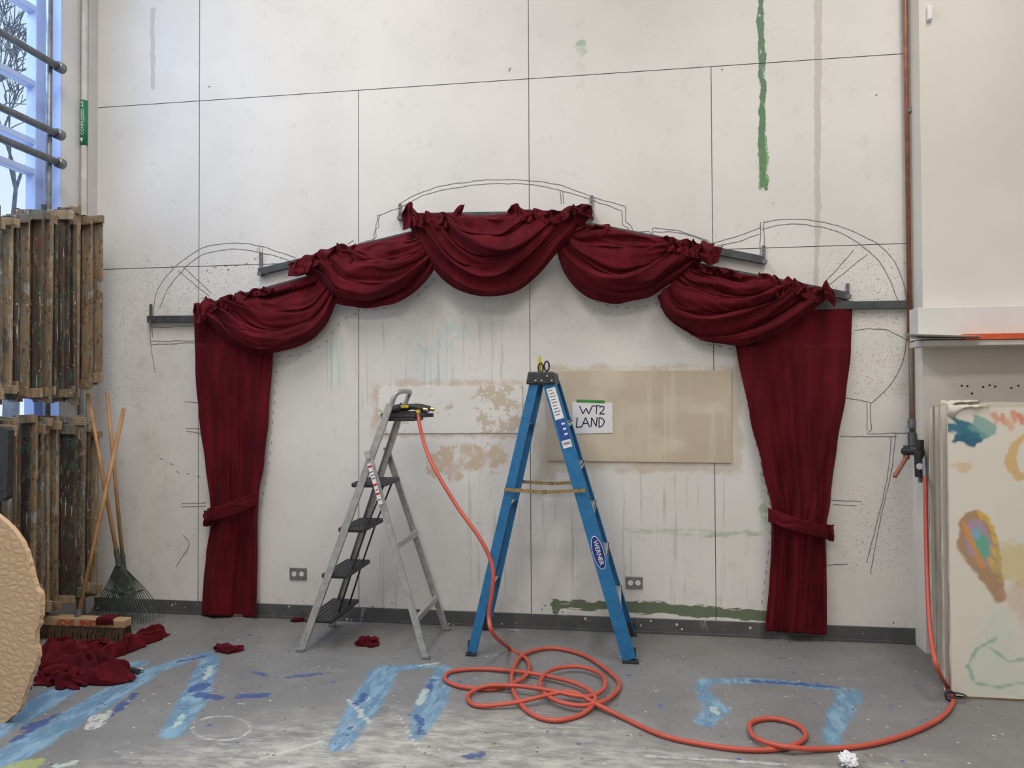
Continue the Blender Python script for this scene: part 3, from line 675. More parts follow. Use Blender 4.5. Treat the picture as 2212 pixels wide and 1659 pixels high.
# ------------------------------------------------------------ blue stepladder
def blue_ladder():
    NF,NR=onZ(1362,1434),onZ(1018,1416);FF,FR=onZ(1366,1376),onZ(1058,1360)
    yn=(NF.y+NR.y)/2;yf=(FF.y+FR.y)/2;ym=(yn+yf)/2
    e=empty('stepladder',((NF.x+NR.x)/2,ym,0),label='tall blue fibreglass stepladder with black top cap',category='ladder')
    tyn,tyf=ym-0.165,ym+0.165
    tcx=onY(1170,815,tyn).x;zt=onY(1170,803,tyn).z;zb_=onY(1170,830,tyn).z
    zr=zb_+0.015
    ft=[Vector((tcx+0.045,tyn,zr)),Vector((tcx+0.045,tyf,zr))];rt_=[Vector((tcx-0.045,tyn,zr)),Vector((tcx-0.045,tyf,zr))]
    ffoot=[Vector((NF.x,yn,0)),Vector((NF.x,yf,0))];rfoot=[Vector((NR.x,yn,0)),Vector((NR.x,yf,0))]
    for k in(0,1):
        inn=(0,1,0) if k==0 else (0,-1,0)
        mb=MB();mb.channel(ffoot[k]+(ft[k]-ffoot[k])*0.012,ft[k],0.082,0.03,(1,0,0),inn);mk('front_rail',mb,blue,e,bevel=0.0015)
        mb=MB();mb.channel(rfoot[k]+(rt_[k]-rfoot[k])*0.012,rt_[k],0.055,0.028,(1,0,0),inn);mk('rear_rail',mb,blue,e,bevel=0.0015)
        for f_,w_ in((ffoot[k],0.095),(rfoot[k],0.065)):
            mb=MB();mb.box((f_.x-w_/2,f_.y-0.012,0),(f_.x+w_/2,f_.y+0.03,0.018));
            mb.beam(f_+Vector((0,0.014*(1 if k==0 else -1),0.016)),f_+Vector((0,0.014*(1 if k==0 else -1),0.09)),w_*0.7,0.014,(1,0,0))
            mk('rubber_foot',mb,blackp,e,bevel=0.003)
    for py in(912,1006,1101,1200,1302):
        pz=onY(1255,py,tyn-0.05).z;t_=pz/zr
        a=ffoot[0].lerp(ft[0],t_);c=ffoot[1].lerp(ft[1],t_)
        mb=MB();mb.box((a.x-0.035,a.y+0.006,pz-0.004),(a.x+0.05,c.y-0.006,pz));mb.box((a.x+0.046,a.y+0.006,pz-0.028),(a.x+0.05,c.y-0.006,pz));mb.box((a.x-0.035,a.y+0.006,pz-0.028),(a.x-0.031,c.y-0.006,pz))
        for q in range(6): mb.box((a.x-0.03+q*0.013,a.y+0.01,pz),(a.x-0.025+q*0.013,c.y-0.01,pz+0.002))
        mk('step',mb,alu_l,e)
        mb=MB();mb.beam((a.x,a.y+0.01,pz-0.02),(a.x-0.0,a.y+0.01,pz-0.09),0.03,0.004,(1,0,0))
        mb.beam((a.x+0.02,a.y+0.05,pz-0.01),(a.x+0.035,a.y+0.008,pz-0.09),0.015,0.004,(1,0,0));mk('step_brace',mb,alu_l,e)
    for py in(925,1105,1290):
        pz=onY(1100,py,tyn-0.05).z;t_=pz/zr;a=rfoot[0].lerp(rt_[0],t_);c=rfoot[1].lerp(rt_[1],t_)
        mb=MB();mb.box((a.x-0.018,a.y,pz-0.018),(a.x-0.012,c.y,pz+0.018));mb.box((a.x-0.018,a.y,pz+0.012),(a.x+0.012,c.y,pz+0.018));mk('rear_brace',mb,alu_l,e)
    for k in(0,1):
        zz=onY(1175,1066,-0.72).z
        t_=zz/zr;a=ffoot[k].lerp(ft[k],t_);c=rfoot[k].lerp(rt_[k],t_);o=Vector((0,-0.022 if k==0 else 0.022,0))
        mid=(a+c)/2+o+Vector((0,0,-0.014))
        mb=MB();mb.beam(a+o+Vector((0.03,0,0)),mid+Vector((-0.01,0,0)),0.022,0.004,(0,0,1));mb.beam(c+o+Vector((-0.03,0,0)),mid+Vector((0.01,0,0)),0.022,0.004,(0,0,1))
        for q in(a+o,c+o,mid): mb.cyl(q+Vector((0,-0.006,0)),q+Vector((0,0.006,0)),0.009,10)
        mk('spreader_bar',mb,brass,e)
    mb=MB();x0,x1=tcx-0.095,tcx+0.085
    lo=[(x0,tyn-.02,zb_),(x1,tyn-.02,zb_),(x1,tyf+.02,zb_),(x0,tyf+.02,zb_)]
    hi=[(x0+.012,tyn-.012,zt),(x1-.015,tyn-.012,zt),(x1-.015,tyf+.012,zt),(x0+.012,tyf+.012,zt)]
    mb.add(lo+hi,[(0,3,2,1),(4,5,6,7),(0,1,5,4),(1,2,6,5),(2,3,7,6),(3,0,4,7)]);cap=mk('top_cap',mb,blackp,e,bevel=0.008)
    for px,py in((1157,822),(1170,822),(1192,822),(1182,812)):
        mb=MB();q=onY(px,py,tyn-0.02);mb.cyl(q+Vector((0,-0.004,0)),q,0.006,10);mk('cap_rivet',mb,alu_l,e)
    dirr=(ft[0]-ffoot[0]).normalized();sidev=Vector((1,0,0));sidev=(sidev-dirr*sidev.dot(dirr)).normalized()
    tz=lambda py:onY(1200,py,tyn).z/zr
    def P(py,l=0.0045): return ffoot[0].lerp(ft[0],tz(py))+Vector((0,-l,0))
    lblue_=pm('label_blue',(0.02,0.08,0.32),None,10,0.4)
    mb=MB();mb.beam(P(905),P(838),0.055,0.001,sidev,0)
    for k in range(9):
        a=P(843+k*6.5,.0055);mb.beam(a-sidev*0.02,a+sidev*(0.006+0.014*((k*37)%5)/5),0.0035,0.001,dirr,1)
    mk('warning_label',mb,[whitep,ink],e)
    mb=MB();mb.beam(P(950),P(908),0.055,0.001,sidev,2);mb.beam(P(966),P(950),0.055,0.001,sidev,0)
    for k in range(3): a=P(916+k*11,.0055)+sidev*0.012;mb.beam(a-sidev*.01,a+sidev*.01,0.012,0.001,dirr,0)
    for k in range(7):
        a=P(957,.0055)+sidev*(-0.018+k*0.006);mb.beam(a-dirr*0.008,a+dirr*0.008,0.003,0.001,sidev,1)
    mk('warning_label',mb,[whitep,ink,lblue_],e)
    c=ffoot[0].lerp(ft[0],onY(1293,1196,yn).z/zr)+Vector((0,-0.0048,0))
    mb=MB()
    for ra,rb,l,mi in((0.034,0.102,0.0,0),(0.031,0.097,0.0012,1)):
        mb.poly([c+Vector((0,-l,0))+sidev*(ra*math.cos(q))+dirr*(rb*math.sin(q)) for q in np.linspace(0,2*math.pi,41)[:-1]],0.001,(0,-1,0),mi)
    mk('oval_badge',mb,[whitep,pm('badge_blue',(0.012,0.03,0.22),None,10,0.4)],e)
    text_mesh('WERNER',0.037,c+Vector((0,-0.0025,0)),-dirr,sidev,whitep,'badge_lettering',e,bold=0.01)
    return tcx,tyn,tyf,zt,yn
tcx,tyn,tyf,zt,ynb=blue_ladder()
e=empty('scissors',(tcx+0.02,tyn+0.05,zt-0.002),label='black-handled scissors standing in the ladder top cap',category='scissors')
for k,(px,py) in enumerate(((1168,795),(1181,791))):
    c=onY(px,py,tyn+0.05);mb=MB()
    mb.tube([c+Vector((0.015*math.cos(a_),0,0.03*math.sin(a_))) for a_ in np.linspace(0,2*math.pi,20)[:-1]],0.0055,8,closed=True);mk('handle',mb,blackp,e,smooth=True)
    mb=MB();mb.beam(c+Vector((0,0,-0.028)),Vector((tcx+0.02,tyn+0.05,zt-0.03)),0.012,0.004,(1,0,0));mk('blade',mb,alu,e)
c=onY(1166,800,tyn+0.08);mb=MB();mb.cyl((c.x,c.y,zt-0.02),(c.x,c.y,zt+0.085),0.011,14);mb.cyl((c.x,c.y,zt+0.085),(c.x,c.y,zt+0.1),0.007,14)
mk('yellow_marker',mb,yellow,smooth=False,label='yellow marker pen standing in the ladder top cap',category='marker',bevel=0.002)

# ------------------------------------------------------------ silver stepladder
def silver_ladder():
    A,B,C,Dd=onZ(650,1410),onZ(708,1357),onZ(926,1418),onZ(964,1359)
    yn=(A.y+C.y)/2;yf=(B.y+Dd.y)/2;ym=(yn+yf)/2
    xf=(A.x+B.x)/2;xr=(C.x+Dd.x)/2
    e=empty('stepladder',((xf+xr)/2,ym,0),label='silver aluminium stepladder with black plastic steps and tool tray',category='ladder')
    tn,tf=ym-0.15,ym+0.15
    xt=onY(846,862,tn).x;zt=onY(846,862,tn).z
    f0=[Vector((xf,yn,0)),Vector((xf,yf,0))];f1=[Vector((xt,tn,zt)),Vector((xt,tf,zt))]
    tt=onY(797,985,tn-0.05).z/zt
    r0=[Vector((xr,yn,0)),Vector((xr,yf,0))]
    ftm=pm('grey_foot',(0.25,0.25,0.25),None,20,0.6)
    for k in(0,1):
        s=1 if k==0 else -1
        mb=MB();mb.channel(f0[k].lerp(f1[k],0.01),f1[k].lerp(f0[k],0.02),0.045,0.022,(1,0,0),(0,s,0),0.005);mk('front_rail',mb,alu,e,bevel=0.0015)
        top=f0[k].lerp(f1[k],tt)+Vector((-0.02,-0.02*s,0.03))
        mb=MB();mb.channel(r0[k].lerp(top,0.01)+Vector((0,-0.02*s,0)),top,0.04,0.02,(1,0,0),(0,s,0),0.005);mk('rear_rail',mb,alu,e,bevel=0.0015)
        mb=MB();q=top.lerp(r0[k],0.03);mb.cyl(q+Vector((0,-0.015*s,0)),q+Vector((0,0.01*s,0)),0.014,12);mk('pivot_bolt',mb,alu_l,e)
        for f_ in(f0[k],r0[k]+Vector((0,-0.02*s,0))):
            mb=MB();mb.box((f_.x-0.026,f_.y-0.016,0),(f_.x+0.026,f_.y+0.016,0.022));mk('rubber_foot',mb,ftm,e,bevel=0.006)
    h=[f1[0]+Vector((0,0,-0.03)),f1[0]+Vector((0.02,0,0.02)),f1[0]+Vector((0.04,0.03,0.045)),(f1[0]+f1[1])/2+Vector((0.045,0,0.05)),f1[1]+Vector((0.04,-0.03,0.045)),f1[1]+Vector((0.02,0,0.02)),f1[1]+Vector((0,0,-0.03))]
    mb=MB();mb.tube(cat(h,6),0.016,10);mk('top_handle',mb,alu,e,smooth=True)
    cs=[]
    trm=pm('tread_grey',(0.07,0.07,0.07),None,30,0.8)
    for py,dp in((1036,0.105),(1129,0.085),(1224,0.085),(1316,0.095)):
        pz=onY(790,py,ym).z;t_=pz/zt;a=f0[0].lerp(f1[0],t_);c=f0[1].lerp(f1[1],t_);sx=0.035
        mb=MB();mb.box((a.x-dp+sx,a.y+0.006,pz-0.030),(a.x+dp+sx,c.y-0.006,pz));mk('step',mb,blackp,e,bevel=0.010)
        mb=MB()
        for q in range(6):
            xx=a.x+sx-dp+0.018+q*(2*dp-0.036)/5;mb.box((xx-0.004,a.y+0.03,pz-0.001),(xx+0.004,c.y-0.03,pz+0.003))
        mk('step_tread_rib',mb,trm,e)
        cs.append((a+c)/2+Vector((dp*0.8+sx,0,-0.01)));
    for s in(-0.09,0.09):
        mb=MB();mb.tube([c+Vector((0,s,0)) for c in cs],0.006,8);mk('tie_rod',mb,blackp,e,smooth=True)
    for py in(1165,1312):
        pz=onY(900,py,ym).z;top=f0[0].lerp(f1[0],tt);t_=pz/top.z
        a=r0[0].lerp(f0[0].lerp(f1[0],tt),t_);c=r0[1].lerp(f0[1].lerp(f1[1],tt),t_)
        mb=MB();mb.box((a.x-0.004,a.y-0.02,pz-0.02),(a.x+0.02,c.y+0.02,pz+0.02));mk('rear_brace',mb,alu,e,bevel=0.002)
    top=f0[0].lerp(f1[0],tt)+Vector((-0.02,-0.02,0.03))
    a=top.lerp(r0[0],0.06)+Vector((0,-0.0255,0));c=top.lerp(r0[0],0.26)+Vector((0,-0.0255,0));
    mb=MB();mb.beam(a,c,0.026,0.001,(1,0,0));
    for s_ in(0.05,0.5,0.72):
        mb.beam(a.lerp(c,s_)+Vector((0,-0.001,0)),a.lerp(c,s_+0.05)+Vector((0,-0.001,0)),0.024,0.001,(1,0,0),1)
    for s_ in(0.2,0.28,0.36,0.64,0.88):
        mb.beam(a.lerp(c,s_)+Vector((0,-0.001,0)),a.lerp(c,s_+0.02)+Vector((0,-0.001,0)),0.020,0.001,(1,0,0),2)
    mk('warning_label',mb,[whitep,redp,dark],e)
    za=onY(870,902,ym).z;xa_=onY(838,890,ym).x;xb_=onY(905,890,ym).x
    mb=MB();mb.box((xa_,ym-0.11,za-0.02),(xb_,ym+0.11,za));mb.box((xa_,ym-0.11,za),(xb_,ym-0.1,za+0.02));mb.box((xa_,ym+0.1,za),(xb_,ym+0.11,za+0.02));mb.box((xa_,tn,za-0.02),(xa_+0.03,tf,za+0.03))
    mk('tool_tray',mb,blackp,e,bevel=0.004)
    return tn,tf,za,xa_,xb_,ym
tn,tf,za,xa_,xb_,yms=silver_ladder()
def stapler(x0,y,z,s,acc,label,ac2):
    e=empty('pneumatic_stapler',(x0,y,z),label=label,category='staple gun',group='staple guns on the ladder tray')
    mb=MB();mb.box((x0-0.02,y-0.02,z+0.002),(x0+0.24*s,y+0.02,z+0.028));mb.beam((x0+0.0,y,z+0.03),(x0+0.2*s,y,z+0.035),0.02,0.03,(0,0,1));mk('magazine',mb,blackp,e,bevel=0.004)
    mb=MB();mb.cyl((x0-0.01,y,z+0.05),(x0+0.07*s,y,z+0.06),0.028,14);mk('cylinder_head',mb,acc,e,smooth=False,bevel=0.003)
    mb=MB();mb.tube(cat([Vector((x0+0.06*s,y,z+0.062)),Vector((x0+0.14*s,y,z+0.072)),Vector((x0+0.22*s,y,z+0.055))],6),0.018,10);mk('grip',mb,blackp,e,smooth=True)
    mb=MB();mb.cyl((x0+0.215*s,y,z+0.056),(x0+0.25*s,y,z+0.05),0.012,12);mk('air_fitting',mb,brass,e)
    mb=MB();mb.box((x0+0.08*s,y-0.021,z+0.062),(x0+0.13*s,y+0.021,z+0.082));mk('accent_cover',mb,ac2,e,bevel=0.003)
    mb=MB();mb.box((x0+0.18*s,y-0.021,z+0.03),(x0+0.205*s,y+0.021,z+0.05));mk('accent_clip',mb,ac2,e,bevel=0.003)
stapler(xa_+0.03,yms-0.06,za,1.0,blackp,'black pneumatic stapler with yellow accents on the ladder tray',yellow)
stapler(xa_+0.05,yms+0.04,za,1.0,blackp,'black pneumatic stapler with blue accents on the ladder tray',navy)

# ------------------------------------------------------------ hose
HR=0.0115
def fl(px,py,k=0): return onZ(px,py,HR+0.003+k)
hs=[onY(903,882,yms-0.06),onY(908,925,yms-0.12),onY(930,995,-0.75),onY(985,1090,-0.85),onY(1038,1165,-0.92),onY(1063,1222,-0.95),onY(1064,1270,-0.97),onY(1056,1330,-0.98),onY(1066,1370,-0.98),
 fl(1100,1400,0.004)]
hs+=[fl(1135,1422),fl(1143,1445,.01),fl(1125,1468,.01),fl(1070,1488),fl(1000,1484),fl(962,1468),fl(978,1450),fl(1050,1445),fl(1150,1455,.014),fl(1240,1475,.02),fl(1285,1505,.02),fl(1262,1540),fl(1200,1556),
 fl(1145,1540),fl(1112,1500,.01),fl(1106,1455,.01),fl(1130,1415,.005),fl(1190,1400),fl(1260,1415),fl(1315,1450,.01),fl(1338,1480),fl(1310,1512,.01),fl(1250,1524,.02),fl(1190,1508,.02),fl(1166,1478,.022),
 fl(1190,1448,.025),fl(1250,1440,.02),fl(1300,1458,.02),fl(1304,1488,.02),fl(1265,1505,.025),fl(1190,1492,.035),fl(1120,1482,.03),fl(1050,1482,.02),fl(1012,1502),fl(1030,1524),fl(1110,1518,.015),fl(1200,1498,.03),fl(1240,1496,.03),
 fl(1290,1522,.015),fl(1350,1552),fl(1430,1588),fl(1520,1608),fl(1620,1620),fl(1700,1614),fl(1740,1592),fl(1722,1566),fl(1668,1552),fl(1622,1562),fl(1630,1592,.01),fl(1690,1612,.02),fl(1780,1618),fl(1880,1608),fl(1970,1582),fl(2035,1548),fl(2060,1512),fl(2046,1484,.02),
 onY(2024,1440,-0.98),onY(2010,1370,-0.85),onY(2003,1250,-0.7),onY(2000,1120,-0.5),onY(1999,1030,-0.36)]
mb=MB();mb.tube(cat(hs,9),HR,10)
mk('air_hose',mb,hosem,smooth=True,label='long coral red rubber air hose coiled on the floor',category='hose')
c=onZ(2064,1506,0.02);mb=MB()
mb.tube([c+Vector((0.05*math.cos(a_),0.035*math.sin(a_),0.01)) for a_ in np.linspace(0,2*math.pi,24)[:-1]],0.004,8,closed=True)
mb.tube([c+Vector((-0.03+0.022*math.cos(a_),-.01,0.01+0.024*math.sin(a_))) for a_ in np.linspace(0,2*math.pi,24)[:-1]],0.005,8,closed=True)
mk('hose_tie',mb,blackp,smooth=True,label='black strap loop around the hose on the floor',category='strap')

# ------------------------------------------------------------ copper pipe, regulator
p=[onY(1957,-60,-0.05),onY(1961,400,-0.05),onY(1967,735,-0.05)]
e=empty('copper_pipe',onY(1967,950,-0.05),label='vertical copper pipe clipped beside the panel edge',category='pipe')
mb=MB();mb.cyl((p[1].x,-0.05,p[2].z),(p[1].x,-0.05,ZC),0.014,16);mk('pipe_run',mb,copper,e,smooth=True)
xq=onY(1969,850,-0.05).x
mb=MB();mb.cyl((xq,-0.05,onY(1969,942,-0.05).z),(xq,-0.05,p[2].z),0.015,16);mk('lower_pipe_run',mb,tarn,e,smooth=True,label='tarnished brown-grey lower pipe')
q=onY(1966,239,-0.05);mb=MB();mb.box((q.x-0.02,-0.07,q.z-0.012),(q.x+0.05,-0.02,q.z+0.012));mk('pipe_clip',mb,galv,e)
e=empty('air_regulator',onY(1978,1000,-0.1),label='black compressed air regulator with valve, gauge and rusty lever',category='valve')
def cy(a,b_,r,mat,name,seg=14): 
    mb=MB();mb.cyl(a,b_,r,seg);mk(name,mb,mat,e,bevel=0.003)
cy(onY(1969,905,-0.05),onY(1969,925,-0.05),0.022,galv,'pipe_coupling')
cy(onY(1970,935,-0.06),onY(1971,966,-0.08),0.026,steelg,'pipe_fitting')
cy(onY(1950,974,-0.12),onY(1994,978,-0.22),0.022,blackp,'manifold')
cy(onY(1958,962,-0.12),onY(1958,992,-0.12),0.018,steelg,'valve_body')
cy(onY(1987,950,-0.25),onY(1987,972,-0.25),0.022,blackp,'adjuster_knob')
cy(onY(1986,974,-0.25),onY(1988,1030,-0.25),0.03,blackp,'filter_bowl')
cy(onY(1988,1030,-0.25),onY(1988,1042,-0.25),0.012,galv,'drain_nipple')
cy(onY(1987,1008,-0.295),onY(1987,1008,-0.28),0.02,alu_l,'pressure_gauge')
cy(onY(1960,985,-0.14),onY(1932,1030,-0.2),0.013,pm('rusty_lever',(0.35,0.14,0.09),None,20,0.5),'valve_lever')
cy(onY(1996,985,-0.26),onY(1999,1040,-0.34),0.014,galv,'hose_coupler')
mb=MB();q=onY(2000,33,YB);mb.box((q.x,YB-0.03,q.z-0.04),(q.x+0.03,YB,q.z+0.05));mk('wall_hook',mb,whitep,bevel=0.008,label='small white hook on the cream wall',category='hook')

# ------------------------------------------------------------ canvas stack
def paint_canvas(me,P,kind):
    n=len(P);C=np.tile(np.array([0.76,0.715,0.625]),(n,1))
    rs=np.random.RandomState(3)
    def soft(sd,e=0.006,op=1.0):return (np.clip(0.5-sd/(2*e),0,1)*op)[:,None]
    def lay(sd,c,e=0.006,op=1):
        nonlocal C
        C=C*(1-soft(sd,e,op))+np.array(c)*soft(sd,e,op)
    if kind=='front':
        j=0.012*np.sin(P[:,0]*60+3*np.sin(P[:,1]*35))+0.006*np.sin(P[:,1]*150+P[:,0]*90)
        def cp(px,py): q=onY(px,py,YC);return (q.x,q.z)
        def LL(*a): return [cp(*x) for x in a]
        lay(sd_lines(P,[(LL((2062,920),(2088,935),(2108,940)),[.03,.065,.045])])+j,(0.02,0.17,0.26))
        lay(sd_lines(P,[(LL((2070,945),(2105,952)),.02)])+j,(0.01,0.12,0.22))
        lay(sd_lines(P,[(LL((2118,918),(2132,928)),.045)])+j,(0.16,0.38,0.36),op=.8)
        for x,y,c in((2150,905,(0.7,.35,.22)),(2168,905,(.72,.28,.16)),(2190,902,(.75,.3,.15)),(2206,906,(.7,.22,.12)),(2180,915,(.75,.45,.3))):
            lay(sd_lines(P,[(LL((x-2,y-8),(x+2,y+8)),.014)])+j*.5,c,op=.85)
        lay(sd_lines(P,[(LL((2212,940),(2190,965),(2182,1000),(2200,1030),(2230,1030)),[.01,.02,.03,.02,.01])])+j*.3,(0.68,0.42,0.12),op=.8)
        lay(sd_lines(P,[(LL((2070,1005),(2085,1010)),.025)])+j,(0.7,0.5,0.28),op=.7)
        lay(sd_lines(P,[(LL((2105,1135),(2112,1175),(2130,1215),(2160,1290)),[.075,.10,.075,.03])])+j*.3,(0.40,0.22,0.10),op=.9)
        lay(sd_lines(P,[(LL((2108,1140),(2116,1180),(2130,1210)),[.045,.065,.035])]),(0.42,0.30,0.42),op=.9)
        lay(sd_lines(P,[(LL((2118,1170),(2126,1195)),[.04,.028])]),(0.14,0.42,0.30))
        lay(sd_lines(P,[(LL((2108,1150),(2110,1160)),[.022,.014])]),(0.20,0.45,0.55))
        for a_ in range(6):
            an_=a_*0.42-0.5;cx0,cy0=2113+36*math.cos(an_-0.9),1170+62*math.sin(an_-0.9)
            lay(sd_lines(P,[(LL((cx0-6,cy0-6),(cx0,cy0+3),(cx0+2,cy0+14)),[.005,.013,.005])]),(0.74,0.45,0.06))
            lay(sd_lines(P,[(LL((2082+a_*6,1130+a_*16),(2088+a_*7,1146+a_*15)),[.006,.013])]),(0.72,0.30,0.06))
        lay(sd_lines(P,[(LL((2190,1215),(2230,1225)),.10)])+j,(0.66,0.52,0.16),op=.6,e=0.02)
        lay(sd_lines(P,[(LL((2205,1290),(2240,1320)),.08)])+j,(0.66,0.42,0.3),op=.45,e=0.02)
        lay(sd_lines(P,[(LL((2160,1330),(2150,1400),(2120,1470)),[.05,.1,.09]),(LL((2120,1470),(2230,1470)),.08)])+j,(0.62,0.72,0.60),op=.5,e=.015)
        for pl in(LL((2092,1440),(2105,1475),(2160,1485),(2230,1470)),LL((2090,1440),(2110,1400),(2150,1380)),LL((2140,1400),(2180,1430),(2230,1420))):
            lay(sd_lines(P,[(pl,.006)])+j*.3,(0.3,0.5,0.4),op=.9)
    C*= (0.97+0.03*rs.rand(n))[:,None]
    a=me.color_attributes.new('paint','FLOAT_COLOR','POINT')
    a.data.foreach_set('color',np.concatenate([C,np.ones((n,1))],1).astype(np.float32).ravel())
cm,nt,b=newmat('canvas_painted')
a=N(nt,'ShaderNodeAttribute',attribute_name='paint')
nt.links.new(mixc(nt,math_(nt,'MULTIPLY',noi(nt,6,4),0.10),a.outputs['Color'],(0.55,0.5,0.4)),b.inputs['Base Color']);b.inputs['Roughness'].default_value=0.8
canv=pm('raw_canvas',(0.68,0.63,0.54),(0.52,0.47,0.39),14,0.85,0,0.3,60,(1,1,0.4))
canvd=pm('grey_canvas_edge',(0.38,0.34,0.28),(0.27,0.24,0.19),14,0.85,0,0.3,60,(1,1,0.4))
strw=pm('stretcher_wood',(0.36,0.24,0.13),(0.26,0.17,0.09),8,0.7,0,0.1,30,(3,3,0.3))
YC=onZ(2060,1508).y
cdefs=[(YC,2050,880,0,.022),(YC+0.10,2038,876,1,.022),(YC+0.2,2036,870,2,.02),(YC+0.30,2024,878,3,.03),(YC+0.42,2022,888,4,.02),(YC+0.53,2012,882,5,.02)]
for (Y,px,py,k,th) in cdefs:
    X0=onY(px if k else 2052,1200,Y).x;X1=X0+0.85;ztp=onY(px,py,Y).z
    e=empty('painted_canvas',(X0+0.4,Y,0),label=['cream stretched canvas painted with colourful swirls and washes','plain stretched canvas standing in a stack','plain stretched canvas with loose folded top edge','plain stretched canvas standing in a stack','plain stretched canvas at the back of the stack','plain stretched canvas at the back of the stack'][k],category='canvas',group='stretched canvases leaning in a stack')
    g=np.arange(0,0.851,0.0065 if k==0 else 0.1);gz=np.arange(0.012,ztp,0.0065 if k==0 else 0.1);gz=np.append(gz,ztp)
    me=bpy.data.meshes.new('canvas_face')
    PP=np.array([(X0+x,z) for z in gz for x in g]);n_=len(g)
    me.from_pydata([(x,Y,z) for x,z in PP],[],[(i*n_+j,i*n_+j+1,(i+1)*n_+j+1,(i+1)*n_+j) for i in range(len(gz)-1) for j in range(n_-1)])
    paint_canvas(me,PP,'front' if k==0 else 'plain');me.materials.append(cm)
    o=bpy.data.objects.new('canvas_face',me);o['_abs']=(0,0,0);put(o,e)
    rows=[]
    for i in range(40):
        z=ztp*i/39;w_=0.005*nz(z*7,k*3.1);rows.append([(X0+0.002,Y,z),(X0+w_-0.003,Y+0.01,z),(X0+w_-0.002,Y+th*0.7,z),(X0+0.004,Y+th,z),(X0+0.02,Y+th+.002+w_,z)])
    mb=MB();mb.grid(rows);mb.box((X0,Y+0.001,ztp-0.004),(X1,Y+th,ztp+0.003));mk('canvas_edge',mb,[canv,canvd][k in(3,)],e,smooth=False)
    mb=MB();mb.box((X0+0.006,Y+0.004,0.0),(X0+0.06,Y+th+0.018,ztp-0.012));mb.box((X0+0.012,Y+0.004,ztp-0.07),(X1,Y+th+0.018,ztp-0.012));mb.box((X0+0.012,Y+0.004,0.0),(X1,Y+th+.018,0.06));mb.box((X1-0.05,Y+0.004,0.01),(X1,Y+th+.018,ztp-0.012));mk('stretcher_frame',mb,strw,e,bevel=0.002)
    if k in(0,2,4):
        rows=[]
        for i in range(12):
            v=i/11;rows.append([(X0+0.0+ (0.20+.1*nz(k,3))*u-0.01*v,Y-0.004-0.012*math.sin(math.pi*v)*(1+nz(u*5,k)),ztp+0.012-(0.035+0.06*max(0,nz(u*3,k*2.0)+.2))*v*(1-u)+0.006*nz(u*8,v*3)) for u in np.linspace(0,1,24)])
        mb=MB();mb.grid(rows);mk('loose_canvas_fold',mb,canv,e,smooth=True,solid=0.002)

# ------------------------------------------------------------ wooden frame racks
def woodpaint(name,c1,c2,s):
    m,nt,b=newmat(name)
    base=mixc(nt,mr(nt,noi(nt,7,3,(3,3,0.4),0.6,(s,s,s)),0.35,0.65),c1,c2)
    pal=[(0.05,0.12,0.09),(0.42,0.40,0.35),(0.13,0.05,0.04),(0.13,0.18,0.18),(0.22,0.17,0.09),(0.04,0.033,0.03)]
    for i in range(3):
        cc=pal[(int(s)+i*2)%6]
        base=mixc(nt,math_(nt,'MULTIPLY',mr(nt,noi(nt,6+5*i,4,(2.0,2.0,0.9),0.75,(s*3+i*5,i,s)),0.56,0.60),0.65),base,cc)
    base=splat(nt,base,(0.52,0.50,0.46),40,0.3,s,0.85)
    base=mixc(nt,mr(nt,noi(nt,20,3,(3,3,0.2),0.5,(s*7,2,s)),0.66,0.69),base,(0.56,0.54,0.5))
    nt.links.new(base,b.inputs['Base Color']);b.inputs['Roughness'].default_value=0.7
    bp=N(nt,'ShaderNodeBump');bp.inputs['Strength'].default_value=0.4;bp.inputs['Distance'].default_value=0.01
    nt.links.new(noi(nt,30,2,(1,1,0.3)),bp.inputs['Height']);nt.links.new(bp.outputs[0],b.inputs['Normal']);return m
wps=[woodpaint('painted_wood_a',(0.30,0.205,0.115),(0.20,0.135,0.075),1.0),woodpaint('painted_wood_b',(0.12,0.08,0.055),(0.065,0.046,0.036),2.0),
     woodpaint('painted_wood_c',(0.22,0.165,0.105),(0.14,0.11,0.08),3.0),woodpaint('painted_wood_d',(0.065,0.05,0.043),(0.036,0.03,0.028),4.0),woodpaint('painted_wood_e',(0.38,0.275,0.165),(0.27,0.195,0.115),5.0)]
rg=random.Random(31)
def frame(X0,X1,Y,z0,z1,k,g):
    lab_=['paint-stained wooden frame with drips hanging on the rack','dark paint-crusted wooden frame hanging on the rack'][k%2]
    e=empty('wooden_frame',((X0+X1)/2,Y,z0),label=lab_,category='wooden frame',group=g)
    w=X1-X0;tone=(0,3,4,1,2,3,0,1)[k%8]
    for i,fr in enumerate((0.10,0.36,0.64,0.90)):
        if i in(1,2) and rg.random()<0.3: continue
        pw=rg.uniform(0.045,0.09) if i<3 else rg.uniform(0.04,0.075)
        x=X0+w*(fr+rg.uniform(-.04,.04));yo=rg.uniform(-.012,.012)
        mb=MB();mb.beam((x,Y+yo,z0+rg.uniform(-.03,.03)),(x+rg.uniform(-.015,.015),Y+yo,z1+rg.uniform(-.03,.02)),pw,rg.uniform(.018,.032),(1,0,0));mk('upright',mb,wps[tone if rg.random()<.65 else rg.randrange(5)],e,bevel=0.003)
    ext=rg.uniform(.02,.07)
    for zz,h in((z1-rg.uniform(.015,.05),0.06),(z0+rg.uniform(.015,.06),0.065)):
        mb=MB();mb.beam((X0-0.01,Y-0.026,zz),(X1+ext,Y-0.026,zz+rg.uniform(-.012,.012)),h*rg.uniform(.7,1.15),0.024,(0,0,1));mk('crossbar',mb,wps[(0,4,2,0,4)[rg.randrange(5)]],e,bevel=0.003)
